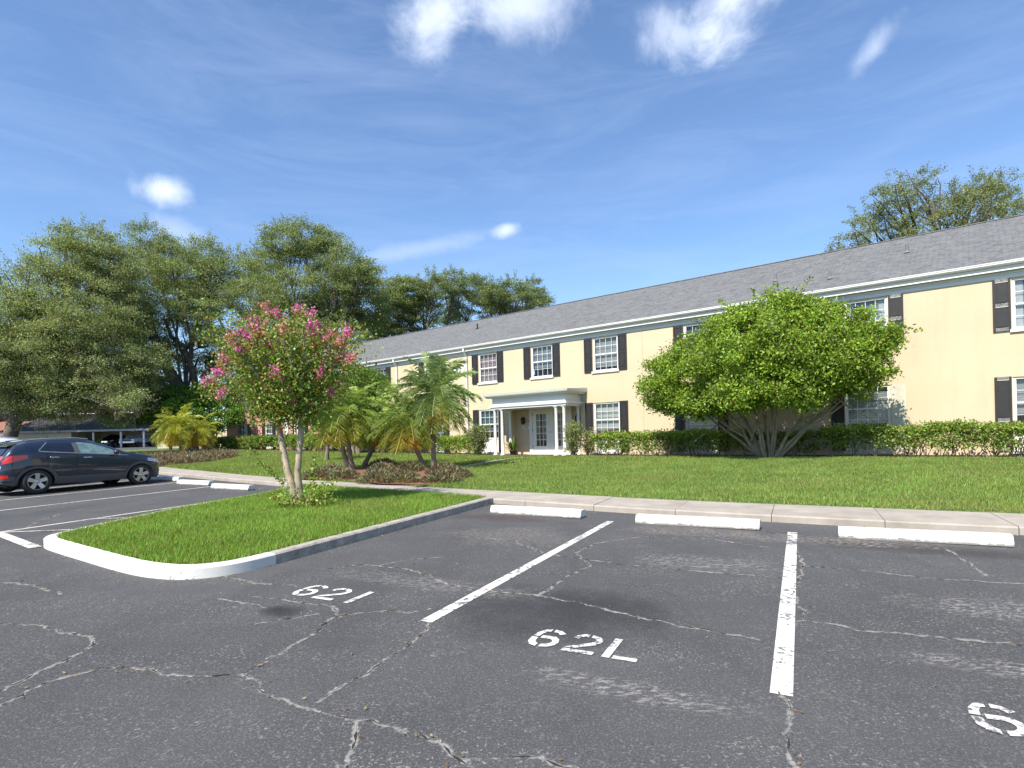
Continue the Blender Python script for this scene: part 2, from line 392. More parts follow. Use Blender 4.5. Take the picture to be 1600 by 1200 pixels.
def crown_points(clumps, dens, sub, sig, rng, flat=.75, shell=.5, zf=.7):
    """leaf positions in sub-clumps spread over ellipsoid clumps; returns points and a per-leaf tone"""
    pts = []; tone = []
    for cl in clumps:
        x, y, z, r = cl[:4]; rz = cl[4] if len(cl) > 4 else r * flat
        m = max(3, int(sub * r * r)); d = unit(rng.normal(size=(m, 3)))
        q = d * (shell + (1 - shell) * rng.random((m, 1))) * np.array([r, r, rz]) + np.array([x, y, z])
        per = max(4, int(dens * r * r / m)); tn = rng.normal(1, .2, m).clip(.6, 1.5)
        p = q[:, None, :] + rng.normal(size=(m, per, 3)) * sig * np.array([1, 1, zf])
        pts.append(p.reshape(-1, 3)); tone.append(np.repeat(tn, per))
    return np.concatenate(pts), np.concatenate(tone)
def wob(p0, p1, n, amp, rng):
    p0 = np.array(p0, float); p1 = np.array(p1, float); out = []
    off = rng.normal(size=3) * amp
    for i in range(n + 1):
        u = i / n; out.append(p0 + (p1 - p0) * u + off * sin(pi * u) + rng.normal(size=3) * amp * .25 * sin(pi * u))
    return out
def in_poly(x, y, poly):
    r = np.zeros(len(x), bool); n = len(poly)
    for i in range(n):
        x0, y0 = poly[i]; x1, y1 = poly[(i + 1) % n]
        c = ((y0 > y) != (y1 > y)) & (x < (x1 - x0) * (y - y0) / (y1 - y0 + 1e-12) + x0); r ^= c
    return r

# ------------------------------------------------------------------ ground
b = MB()
for y0, y1 in ((-40, 80), (80, 600)):
    b.quad((-500, y0, float(lotz(y0))), (500, y0, float(lotz(y0))), (500, y1, float(lotz(y1))), (-500, y1, float(lotz(y1))))
tag(b.build('parking_lot', M['asphalt']), 'worn dark grey asphalt of the parking lot in the foreground', 'asphalt', kind='structure')

tt = np.linspace(-60, 14, 150); vv = np.linspace(0, 1, 70) ** 2.2
rows = []
for v in vv:
    r = []
    for t in tt:
        s = s_out(t) + .004 + v * 130; X, Y, _ = ts(t, s); r.append((X, Y, float(T(X, Y)) - (.02 if v == 0 else 0)))
    rows.append(r)
b = MB(); b.grid(rows)
tag(b.build('lawn', M['soil']), 'green lawn ground rising gently to the yellow building', 'lawn', kind='structure')

# sidewalk: separate slabs with open joints
b = MB(); t = -46.
while t < 13:
    t1 = t + 1.52; n = 3
    A = [t + (t1 - t - .009) * i / n for i in range(n + 1)]
    sn = [s_near(x) for x in A]; so = [s_out(x) for x in A]
    j = random.uniform(-.004, .004)
    top = [[ts(x, p, .11 + j) for x, p in zip(A, [q + .02 for q in sn])], [ts(x, p, .11 + j) for x, p in zip(A, so)]]
    front = [[ts(x, p, -.03) for x, p in zip(A, sn)], [ts(x, p, .09 + j) for x, p in zip(A, sn)], top[0]]
    b.grid(front, 0, False); b.grid(top, 0, False)
    for i in (0, n): b.quad(ts(A[i], sn[i], -.03), ts(A[i], so[i], -.03), ts(A[i], so[i], .11 + j), ts(A[i], sn[i] + .02, .11 + j))
    t = t1
tag(b.build('sidewalk', M['concrete']), 'pale concrete sidewalk curving along the edge of the lawn', 'sidewalk', kind='structure')

# grass island and its kerb
OUT = [(-5.77, 10.72), (-5.77, 9.5), (-5.76, 8.3), (-5.75, 7.1), (-5.75, 6.1), (-5.74, 5.1), (-5.76, 4.65), (-5.86, 4.35), (-6.13, 4.10), (-6.45, 4.03), (-6.86, 4.02), (-7.5, 4.10), (-8.11, 4.20), (-9.46, 4.42), (-9.95, 4.53),
       (-10.2, 4.70), (-10.35, 5.0), (-10.6, 5.6), (-10.95, 6.5), (-11.3, 7.6), (-11.5, 8.6), (-11.7, 9.8), (-12.2, 11.0), (-12.6, 11.85)]
def smooth(pts, k=2):
    for _ in range(k):
        q = [pts[0]]
        for a, c in zip(pts[:-1], pts[1:]):
            q += [(a[0] * .75 + c[0] * .25, a[1] * .75 + c[1] * .25), (a[0] * .25 + c[0] * .75, a[1] * .25 + c[1] * .75)]
        pts = q + [pts[-1]]
    return pts
OUT = smooth(OUT, 3)
def offset(pts, d):
    r = []
    for i, p in enumerate(pts):
        a = pts[max(0, i - 1)]; c = pts[min(len(pts) - 1, i + 1)]
        dx, dy = c[0] - a[0], c[1] - a[1]; l = hypot(dx, dy); r.append((p[0] + dy / l * d, p[1] - dx / l * d))
    return r
INN = offset(OUT, -.16); IN2 = offset(OUT, -.02)
if not in_poly(np.array([INN[60][0]]), np.array([INN[60][1]]), OUT)[0]: INN = offset(OUT, .16); IN2 = offset(OUT, .02)
kp = [i for i, p in enumerate(OUT) if not (p[1] > 5.08 and p[0] > -6)]
cut = kp[0]
for nm, a, c, mt, lab in (('kerb', 0, cut + 1, 'kerbgrey', 'bare grey concrete kerb on the right side of the grass island'), ('kerb', cut, len(OUT), 'kerbwhite', 'white painted kerb round the front of the grass island')):
    rows = [[ts(*p, -.03) for p in OUT[a:c]], [ts(*p, .115) for p in OUT[a:c]], [ts(*p, .135) for p in IN2[a:c]], [ts(*p, .135) for p in INN[a:c]], [ts(*p, .02) for p in INN[a:c]]]
    b = MB(); b.grid([list(r) for r in rows[:2]]); b.grid([list(r) for r in rows[1:3]]); b.grid([list(r) for r in rows[2:]], 0, False)
    b.quad(*[r[0] for r in rows]); b.quad(*[r[-1] for r in rows][::-1])
    tag(b.build(nm, M[mt]), lab, 'kerb', kind='structure')
ISL = INN + [(-12.5, 11.75), (-9, 11.25), (-5.9, 10.7)]
ISL = [(t_, min(s_, float(s_near(t_)) - .01)) for t_, s_ in ISL]
b = MB(); b.quad(*[ts(*p, .11) for p in ISL])
tag(b.build('lawn', M['soil']), 'grass covered ground inside the kerbed island', 'lawn', kind='structure')

# beds
BED1 = [(-6.7, 17.9), (-5, 17.1), (-3.6, 15.6), (-2.2, 15.0), (-1.5, 16.4), (-1.4, 18.6), (-3.2, 20.9), (-5.0, 22.9), (-6.6, 22.0), (-7, 19.5)]
BED2 = [(-16.4, 26.7), (-15.3, 29), (-16.3, 34.5), (-20, 38.6), (-23, 38.8), (-23.7, 36), (-20, 29.5)]
def bed(poly, mt, lab, dz):
    xs = np.array(poly); c = xs.mean(0); b = MB(); rows = []
    for u in np.linspace(0, 1, 8):
        rows.append([(*(c + (p - c) * u), float(T(*(c + (p - c) * u))) + dz) for p in np.vstack([xs, xs[:1]])])
    b.grid(rows); return tag(b.build('mulch_bed', M[mt]), lab, 'mulch', kind='structure')
bed(BED1, 'redmulch', 'reddish mulch bed under the palms in front of the building', .03)
bed(BED2, 'mulch', 'brown mulch bed under the yellowish palms beside the car', .03)
b = MB(); rows = []
for p in (0.02, 1.0, 1.75):
    rows.append([(*F(k, p, 0)[:2], float(T(*F(k, p, 0)[:2])) + .03) for k in np.linspace(-31, 25, 80)])
b.grid(rows); tag(b.build('mulch_bed', M['mulch']), 'brown mulch strip along the foot of the yellow wall', 'mulch', kind='structure')
PATH = [(1.25, 26.9), (.3, 25.2), (-.7, 23.4), (-1.6, 21.6), (-2.4, 20.2)]
b = MB(); L_, R_ = [], []
for i, p in enumerate(PATH):
    a = PATH[max(0, i - 1)]; c = PATH[min(4, i + 1)]; dx, dy = c[0] - a[0], c[1] - a[1]; l = hypot(dx, dy)
    for S, sg in ((L_, 1), (R_, -1)):
        x, y = p[0] - dy / l * .28 * sg, p[1] + dx / l * .28 * sg; S.append((x, y, float(T(x, y)) + .006))
b.grid([L_, R_]); tag(b.build('path', M['concrete']), 'concrete path across the lawn to the white front door', 'path', kind='structure')
PATHPOLY = [p[:2] for p in L_] + [p[:2] for p in R_[::-1]]

# painted lines
def line(t0, s0, t1, s1, w, mt, lab, dz=.004):
    dx, dy = t1 - t0, s1 - s0; l = hypot(dx, dy); nx, ny = -dy / l * w / 2, dx / l * w / 2
    n = max(2, int(l / .25)); A = []; B = []
    for i in range(n + 1):
        u = i / n; j = random.uniform(-.004, .004)
        A.append(ts(t0 + dx * u + nx * (1 + j), s0 + dy * u + ny, dz)); B.append(ts(t0 + dx * u - nx, s0 + dy * u - ny * (1 + j), dz))
    b = MB(); b.grid([A, B], 0, False); tag(b.build('parking_line', M[mt]), lab, 'road marking', 'painted stall lines', 'structure')
line(-2.82, 4.0, -2.82, 9.32, .12, 'linepaint', 'white stall line between the spaces marked 621 and 62L')
line(-.12, 3.74, -.10, 9.22, .125, 'linepaint', 'cracked white stall line right of the space marked 62L')
line(-18.53, 5.0, -18.53, 12.4, .10, 'thinline', 'thin white stall line just in front of the dark car')
line(-21.2, 6.5, -21.2, 13.2, .10, 'thinline', 'thin white stall line under the far side of the dark car')
line(-15.95, 4.6, -15.95, 11.7, .10, 'thinline', 'thin white stall line second from the grass island')
line(-12.3, 4.6, -12.42, 10.5, .10, 'thinline', 'thin white stall line nearest the grass island on its left')
for a, lab in (((-12.2, 5.0, -10.75, 5.9), 'nearest'), ((-12.28, 6.45, -11.2, 7.1), 'second'), ((-12.36, 7.75, -11.5, 8.35), 'third'), ((-12.4, 9.1, -11.6, 9.7), 'farthest')):
    line(*a, .08, 'thinline', lab + ' slanted hatch stripe left of the grass island', .008)
line(-12.3, 4.93, -10.0, 4.47, .16, 'linepaint', 'wide white stripe running out from the white island kerb', .012)

# stencilled numbers
def arc(cx, cy, r0, r1, a0, a1, sx=1., n=8):
    A = [(cx + r1 * sx * cos(radians(a0 + (a1 - a0) * i / n)), cy + r1 * sin(radians(a0 + (a1 - a0) * i / n))) for i in range(n + 1)]
    B = [(cx + r0 * sx * cos(radians(a0 + (a1 - a0) * i / n)), cy + r0 * sin(radians(a0 + (a1 - a0) * i / n))) for i in range(n + 1)]
    return A, B
def glyph(b, ch, t0, s0, h, w, bar=.055):
    def strip(A, B): b.grid([[ts(t0 + x * w, s0 + y * h, .006) for x, y in A], [ts(t0 + x * w, s0 + y * h, .006) for x, y in B]], 0, False)
    q = bar / h
    def poly(p): b.quad(*[ts(t0 + x * w, s0 + y * h, .006) for x, y in p])
    if ch == '6':
        strip([(.42, 1), (.20, .93), (.05, .75), (.0, .53)], [(.42, 1 - q), (.32, .83), (.24, .7), (.22, .53)])
        strip([(.52, 1), (.75, .97), (.97, .84)], [(.52, 1 - q), (.68, 1 - q), (.80, .74)])
        strip([(0, .47), (.03, .22), (.18, .06), (.42, 0)], [(.22, .47), (.25, .28), (.34, .19), (.42, q)])
        strip([(.52, 0), (.80, .06), (.97, .2), (1, .33), (.93, .5), (.75, .62), (.3, .6)], [(.52, q), (.68, .19), (.76, .26), (.78, .33), (.73, .42), (.62, .47), (.3, .45)])
    elif ch == '2':
        strip([(.0, .74), (.10, .9), (.3, 1), (.46, 1)], [(.2, .70), (.26, .80), (.36, 1 - q), (.46, 1 - q)])
        strip([(.54, 1), (.8, .95), (.98, .8), (.98, .64), (.85, .48), (.55, .32), (.3, .2)], [(.54, 1 - q), (.68, .83), (.77, .76), (.77, .68), (.68, .58), (.4, .42), (.0, .2)])
        poly([(0, 0), (1, 0), (1, q), (0, q)])
    elif ch == 'L':
        poly([(0, .0), (.25, .0), (.25, 1), (0, 1)]); poly([(.32, 0), (1.05, 0), (1.05, q), (.32, q)])
    elif ch == '1': poly([(.35, 0), (.6, 0), (.6, 1), (.35, 1)])
def number(txt, t, s, h, w, gap, lab):
    b = MB()
    for i, ch in enumerate(txt): glyph(b, ch, t + i * (w + gap), s, h, w)
    tag(b.build('stall_number', M['stencil']), lab, 'stall number', 'stencilled stall numbers', 'structure')
number('62L', -1.86, 3.86, .37, .235, .065, 'white stencilled number 62L on the asphalt')
number('621', -4.58, 4.14, .38, .25, .07, 'white stencilled number 621 on the asphalt near the island')
number('62', .80, 3.70, .37, .235, .065, 'white stencilled number cut off at the right edge of the photo')

# cracks
CRACKS = [
 [(-3.12,3.48),(-3.11,3.80),(-2.92,4.04),(-2.68,3.99),(-2.40,3.89),(-2.08,3.84),(-1.84,3.88),(-1.60,3.63),(-1.29,3.43),(-1.07,3.32),(-0.81,3.19),(-0.58,3.05),(-0.40,2.99),(-0.28,2.79),(-0.16,2.73)],
 [(-1.84,3.88),(-1.72,4.23),(-1.59,4.69),(-1.57,4.95),(-1.47,5.08),(-1.17,5.15),(-0.93,5.08),(-0.77,5.21)],
 [(-2.63,5.73),(-2.25,5.55),(-1.82,5.38),(-1.67,5.27),(-1.52,4.98)],
 [(-1.21,3.43),(-1.04,3.77),(-0.87,4.18),(-0.73,4.63),(-0.72,4.83)],
 [(-2.27,6.74),(-1.80,6.94),(-1.21,6.64),(-0.77,6.06),(-0.48,5.75),(-0.22,5.66),(0.15,5.53),(0.55,5.30),(0.85,5.00),(1.12,4.74),(1.38,4.57),(1.82,4.29)],
 [(-0.60,8.47),(-0.03,8.17),(0.37,7.31),(0.74,6.99),(1.16,6.72),(1.80,6.36),(2.56,6.02),(2.76,5.88)],
 [(0.21,5.52),(0.50,6.08),(0.84,6.60),(0.77,7.27),(1.09,7.82),(1.80,8.28),(2.62,8.00),(3.23,7.38)],
 [(2.27,4.73),(2.65,4.41),(3.04,4.28),(3.54,4.04)],
 [(3.14,6.38),(3.68,6.11),(4.23,5.75),(4.94,5.48)],
 [(1.57,3.43),(1.53,3.22),(1.37,2.96),(1.29,2.67)],
 [(-4.49,5.04),(-4.10,4.96),(-3.74,4.76),(-3.44,4.66),(-3.28,4.45),(-3.25,4.15),(-3.31,3.70)],
 [(-0.91,3.21),(-0.83,3.00),(-0.83,2.76)],
 [(3.48,7.16),(3.11,6.24),(2.56,5.34),(2.41,4.81),(2.20,4.59)],
 [(5.27,7.05),(4.74,5.83)],
 [(-5.78,6.49),(-5.27,6.31),(-4.61,5.90)],
 [(-0.84,7.25),(-1.30,7.12),(-1.62,6.83)],
 [(-2.20,4.88),(-1.96,4.98),(-1.73,5.10)],
 [(-0.28,2.79),(0.03,2.82),(0.27,2.73)],
 [(-2.98,5.67),(-2.27,5.32)],
 [(3.3,9.1),(3.9,7.9),(4.6,7.2)], [(-3.4,6.6),(-2.8,6.2),(-2.2,6.0)], [(-9.5,12.2),(-9.2,11.2),(-8.6,10.2)],
]
b = MB(); b.c = []; d = MB()
for cr in CRACKS:
    pts = []
    for (x0, y0), (x1, y1) in zip(cr[:-1], cr[1:]):
        n = max(2, int(hypot(x1 - x0, y1 - y0) / .045))
        for i in range(n):
            u = i / n; pts.append((x0 + (x1 - x0) * u, y0 + (y1 - y0) * u))
    pts.append(cr[-1]); A, Bc, D = [], [], []; jx = jy = 0
    G1, G2 = [], []
    for i, (x, y) in enumerate(pts):
        jx = jx * .7 + random.gauss(0, .011); jy = jy * .7 + random.gauss(0, .011); x += jx; y += jy
        a = pts[max(0, i - 1)]; c = pts[min(len(pts) - 1, i + 1)]; dx, dy = c[0] - a[0], c[1] - a[1]; l = hypot(dx, dy) + 1e-6
        w = random.uniform(.018, .048); w2 = random.uniform(.018, .048); nx, ny = -dy / l, dx / l
        A.append((x + nx * w, y + ny * w, float(lotz(y)) + .003)); Bc.append((x, y, float(lotz(y)) + .003)); D.append((x - nx * w2, y - ny * w2, float(lotz(y)) + .003))
        g = max(0, random.gauss(.0, .005)); G1.append((x + nx * g, y + ny * g, float(lotz(y)) + .0055)); G2.append((x - nx * g, y - ny * g, float(lotz(y)) + .0055))
    b.grid([A, Bc, D]); d.grid([G1, G2])
    for row, val in ((A, 0.), (Bc, 1.), (D, 0.)): b.c += [(val, val, val, 1)] * len(row)
tag(b.build('asphalt_cracks', M['crack']), 'pale dusty cracks wandering across the asphalt', 'cracks', kind='structure')
rl = np.random.default_rng(5); q = []
for cr in CRACKS:
    for (x0, y0), (x1, y1) in zip(cr[:-1], cr[1:]):
        for i in range(2): u = rl.random(); q.append((x0 + (x1 - x0) * u + rl.normal() * .05, y0 + (y1 - y0) * u + rl.normal() * .05))
for i in range(150): u = rl.integers(len(OUT)); X, Y, _ = ts(*OUT[u]); q.append((X + rl.normal() * .05 - .02, Y - abs(rl.normal()) * .12 - .02))
for i in range(130): t = rl.uniform(-5.5, 5); X, Y, _ = ts(t, float(s_near(t)) - abs(rl.normal()) * .12 - .02); q.append((X, Y))
for i in range(50): X, Y, _ = ts(rl.uniform(-18, 5), rl.uniform(2, 10)); q.append((X, Y))
q = np.array(q); LQ = np.stack([q[:, 0], q[:, 1], lotz(q[:, 1]) + .012], 1)
FALLEN = (LQ, rl)
tag(d.build('asphalt_cracks', M['crackdark']), 'dark gaps along the asphalt cracks', 'cracks', kind='structure')

# ------------------------------------------------------------------ grass
LQ, rl = FALLEN; dd = rl.normal(size=(len(LQ), 3)) * np.array((1, 1, .15)); dd /= np.linalg.norm(dd, axis=1, keepdims=True)
cc = shade((.24, .16, .075), len(LQ), rl, .3, .2); kk = rl.random(len(LQ)) < .3; cc[kk] = shade((.28, .23, .11), kk.sum(), rl, .2)
tag(np_mesh('fallen_leaves', leafquads(LQ, .030, .013, rl, dirs=dd), 4, M['leaf'], None, cc), 'scattered dry brown leaves lying along cracks and kerbs', 'leaf litter', kind='stuff')
def grass(name, x, y, z, h, w, base, rng, lab, dry=.12):
    n = len(x); az = rng.uniform(0, 2 * pi, n); lean = rng.uniform(.1, .9, n) * h
    hh = h * rng.uniform(.55, 1.25, n)
    ba = rng.uniform(0, 2 * pi, n)
    o = np.stack([x, y, z], 1); s = np.stack([np.cos(ba) * w, np.sin(ba) * w, np.zeros(n)], 1)
    tip = o + np.stack([np.cos(az) * lean, np.sin(az) * lean, hh], 1)
    V = np.stack([o - s * .5, o + s * .5, tip], 1)
    c = shade(base, n, rng, .22, .15)
    pn = np.sin(x * 1.7 + np.sin(y * 1.3) * 2) * np.sin(y * 2.1 + np.cos(x * .9) * 2)
    c *= (1 + .13 * pn)[:, None]
    pp = np.clip(np.sin(x * .83 + 1.7 * np.sin(y * .61 + 2)) * np.sin(y * .97 + 1.9 * np.cos(x * .53)), 0, 1) ** 2; c = c * (1 - .38 * pp[:, None]) + np.array((.30, .31, .10)) * (.38 * pp[:, None]); hh *= 1 - .3 * pp
    k = rng.random(n) < dry; c[k] = shade((.26, .22, .08), k.sum(), rng, .2)
    tag(np_mesh(name, V, 3, M['grassblade'], None, c), lab, 'grass', kind='stuff')
rng = np.random.default_rng(3)
n = 200000; t = rng.uniform(-12.8, -5.7, n); s = rng.uniform(3.9, 11.9, n)
k = in_poly(t, s, ISL); t, s = t[k], s[k]
X = t * CS + s * SN; Y = -t * SN + s * CS
bare = np.exp(-(((X + 4.9) / .55) ** 2 + ((Y - 11.0) / .3) ** 2)); k = rng.random(len(X)) > bare * .75
X, Y = X[k], Y[k]
grass('grass', X, Y, lotz(Y) + .105, .085, .015, (.20, .32, .050), rng, 'lush bright green grass on the kerbed island')
def lawn_pts(n, ylo, yhi, xlo, xhi):
    X = rng.uniform(xlo, xhi, n); Y = rng.uniform(ylo, yhi, n)
    t, s = to_ts(X, Y); D = (X - P0[0]) * NX + (Y - P0[1]) * NY; kk = (X - P0[0]) * EX + (Y - P0[1]) * EY
    k = (s > s_out(t) + .02) & ((D > 1.72 + .08 * np.sin(kk * 3)) | (kk < -31)) & ~in_poly(X, Y, BED1) & ~in_poly(X, Y, BED2) & ~in_poly(X, Y, PATHPOLY) & (np.abs(X / np.maximum(Y, 1)) < 1.05)
    return X[k], Y[k]
X, Y = lawn_pts(520000, 7, 20, -8, 16)
X2, Y2 = lawn_pts(170000, 20, 32, -16, 8)
X3, Y3 = lawn_pts(170000, 18, 50, -46, -8)
tq, sq = to_ts(X, Y)
edge = (sq - s_out(tq)) < .5
grass('grass', X, Y, T(X, Y) - .005, np.where(edge, .06, .08), .018, (.205, .305, .070), rng, 'wide front lawn of green grass before the yellow building', .14)
X, Y = np.r_[X2, X3], np.r_[Y2, Y3]
grass('grass', X, Y, T(X, Y) - .005, .085, .032, (.205, .285, .065), rng, 'far grass around the palm beds and brick end of building')

# ------------------------------------------------------------------ apartment building
bld = empty('apartment_building', (P0[0], P0[1], 0), FACE_ROT, 'long two storey yellow apartment block with grey shingle roof and black shutters', 'building')
UP = [(-2.5, 'pink'), (.92, 'grey'), (4.36, 'slats'), (8.58, 'dim'), (14.22, 'grey'), (18.55, 'grey'), (-6.6, 'dim'), (-11.2, 'grey'), (-15.0, 'dim')]
LO = [(4.36, 'pale'), (8.58, 'pale'), (14.22, 'slats'), (18.55, 'slats'), (-2.5, 'teal'), (-6.4, 'teal'), (-11.2, 'slats'), (-15.0, 'dim')]
BRU = [(-20.0, 'dim'), (-24.3, 'dim'), (-28.0, 'teal')]
ops = []
for k, _ in UP: ops.append((k - .63, k + .63, 4.43, 5.92))
for k, _ in LO: ops.append((k - .65, k + .65, .86, 3.03))
bops = []
for k, _ in BRU: bops += [(k - .55, k + .55, 4.43, 5.92), (k - .55, k + .55, 1.05, 3.03)]
ops.append((-1.12, 3.02, .5, 2.98))                     # recess behind the portico
def wall(k0, k1, z0, z1, ops, mt, name, depth=.13):
    ks = sorted({k0, k1, *[o[0] for o in ops], *[o[1] for o in ops]}); zs = sorted({z0, z1, *[o[2] for o in ops], *[o[3] for o in ops]})
    b = MB()
    for a, c in zip(ks[:-1], ks[1:]):
        for e, g in zip(zs[:-1], zs[1:]):
            kc, zc = (a + c) / 2, (e + g) / 2
            if any(o[0] < kc < o[1] and o[2] < zc < o[3] for o in ops): continue
            b.quad((a, 0, e), (c, 0, e), (c, 0, g), (a, 0, g))
    for o in ops:
        d = .45 if o[1] - o[0] > 3 else depth
        b.quad((o[0], 0, o[2]), (o[0], 0, o[3]), (o[0], d, o[3]), (o[0], d, o[2])); b.quad((o[1], 0, o[3]), (o[1], 0, o[2]), (o[1], d, o[2]), (o[1], d, o[3]))
        b.quad((o[0], 0, o[3]), (o[1], 0, o[3]), (o[1], d, o[3]), (o[0], d, o[3])); b.quad((o[1], 0, o[2]), (o[0], 0, o[2]), (o[0], d, o[2]), (o[1], d, o[2]))
        if d > .4: b.quad((o[0], d, o[2]), (o[1], d, o[2]), (o[1], d, o[3]), (o[0], d, o[3]))
    return b
b = wall(-16.7, 25, .3, 6.0, ops, 'stucco', 'wall')
b.quad((25, 0, .3), (25, 11, .3), (25, 11, 6.0), (25, 0, 6.0)); b.quad((25, 11, .3), (-31, 11, .3), (-31, 11, 6), (25, 11, 6))
b.quad((25, 0, 6), (25, 11, 6), (25, 5.5, 9.0))
b.build('wall', M['stucco'], bld)
b = wall(-31, -16.704, .3, 6.0, bops, 'brick', 'wall')
b.quad((-31, 11, .3), (-31, 0, .3), (-31, 0, 6), (-31, 11, 6)); b.quad((-31, 11, 6), (-31, 0, 6), (-31, 5.5, 9.0))
o = b.build('wall', M['brick'], bld); o['label'] = 'pink brick far end of the facade'
b = MB(); b.box(6.12, 6.135, -.004, 0.02, .7, 5.98)
b.build('control_joint', P('joint', (.32, .26, .17), .9), bld)
# roof: two slopes with a thickness, gable ends
b = MB(); e0, e1 = -31.4, 25.4; rg = 9.22; ez = 6.38; ey = -.22
b.quad((e0, ey, ez), (e1, ey, ez), (e1, 5.5, rg), (e0, 5.5, rg)); b.quad((e1, 11.5, ez), (e0, 11.5, ez), (e0, 5.5, rg), (e1, 5.5, rg))
b.quad((e0, ey, ez - .06), (e0, ey, ez), (e0, 5.5, rg), (e0, 5.5, rg - .06)); b.quad((e1, ey, ez), (e1, ey, ez - .06), (e1, 5.5, rg - .06), (e1, 5.5, rg))
b.quad((e1, ey, ez - .06), (e0, ey, ez - .06), (e0, 5.5, rg - .06), (e1, 5.5, rg - .06)); b.quad((e0, ey, ez - .06), (e1, ey, ez - .06), (e1, ey, ez), (e0, ey, ez))
roof = b.build('roof', M['shingle'], bld)
b = MB()
for i in range(int((e1 - e0) / .3)):
    x = e0 + i * .3
    b.quad((x, 5.36, rg - .045), (x + .29, 5.36, rg - .04), (x + .29, 5.5, rg + .028), (x, 5.5, rg + .022)); b.quad((x + .29, 5.64, rg - .04), (x, 5.64, rg - .045), (x, 5.5, rg + .022), (x + .29, 5.5, rg + .028))
b.build('ridge_cap', M['shingle'], roof)
for k, y in ((-6.0, 3.2), (10.9, 2.2), (15.2, 3.0), (13.0, 1.2)):
    b = MB(); z = ez + (rg - ez) * (y - ey) / (5.5 - ey); b.tube([(k, y, z - .05), (k, y, z + .3)], .045, 8); b.lathe([(.12, -.02), (.06, .06), (.045, .08)], (k, y, z), 10); b.build('vent_pipe', P('vent', (.14, .14, .15), .7) if k > 0 else M['black'], roof)
# gutter, fascia, soffit, frieze
b = MB()
prof = [(y + .29, z + .045) for y, z in [(-.50, 6.24), (-.585, 6.24), (-.625, 6.29), (-.625, 6.33), (-.64, 6.335), (-.64, 6.36), (-.62, 6.36), (-.615, 6.30), (-.575, 6.265), (-.50, 6.265)]]
b.grid([[(k, y, z) for y, z in prof] for k in (e0, e1)], 0, False)
gut = b.build('gutter', M['white'], bld)
b = MB(); b.box(e0, e1, -.21, -.18, 6.15, 6.32); b.box(e0, e1, -.18, -.03, 6.16, 6.185); b.build('fascia', M['white'], bld)
b = MB(); b.box(-31, 25, -.03, -.003, 5.95, 6.16); b.box(-31, 25, -.055, -.03, 6.08, 6.155); b.build('frieze', M['trim'], bld)
for k in (-9.55, -3.92, 22.3, -20.6):
    b = MB()
    w = .05
    b.box(k - w, k + w, -.31, -.215, 6.13, 6.29)
    b.prism([(k - w, 0), (k + w, 0), (k + w, 1), (k - w, 1)], 0, 1) if False else None
    A = [(-.30, 6.13), (-.22, 6.13), (-.035, 5.90), (-.035, 5.80), (-.11, 5.80), (-.11, 5.87)]
    for s0 in (k - w, k + w): b.quad(*[(s0, y, z) for y, z in A])
    for i in range(len(A)):
        p, q = A[i], A[(i + 1) % len(A)]; b.quad((k - w, *p), (k + w, *p), (k + w, *q), (k - w, *q))
    b.box(k - w, k + w, -.11, -.035, .85, 5.80); b.box(k - w, k + w, -.25, -.02, .78, .85)
    for z in (1.6, 3.4, 5.2): b.box(k - w - .015, k + w + .015, -.115, -.002, z, z + .03)
    b.build('downspout', M['white'], bld)

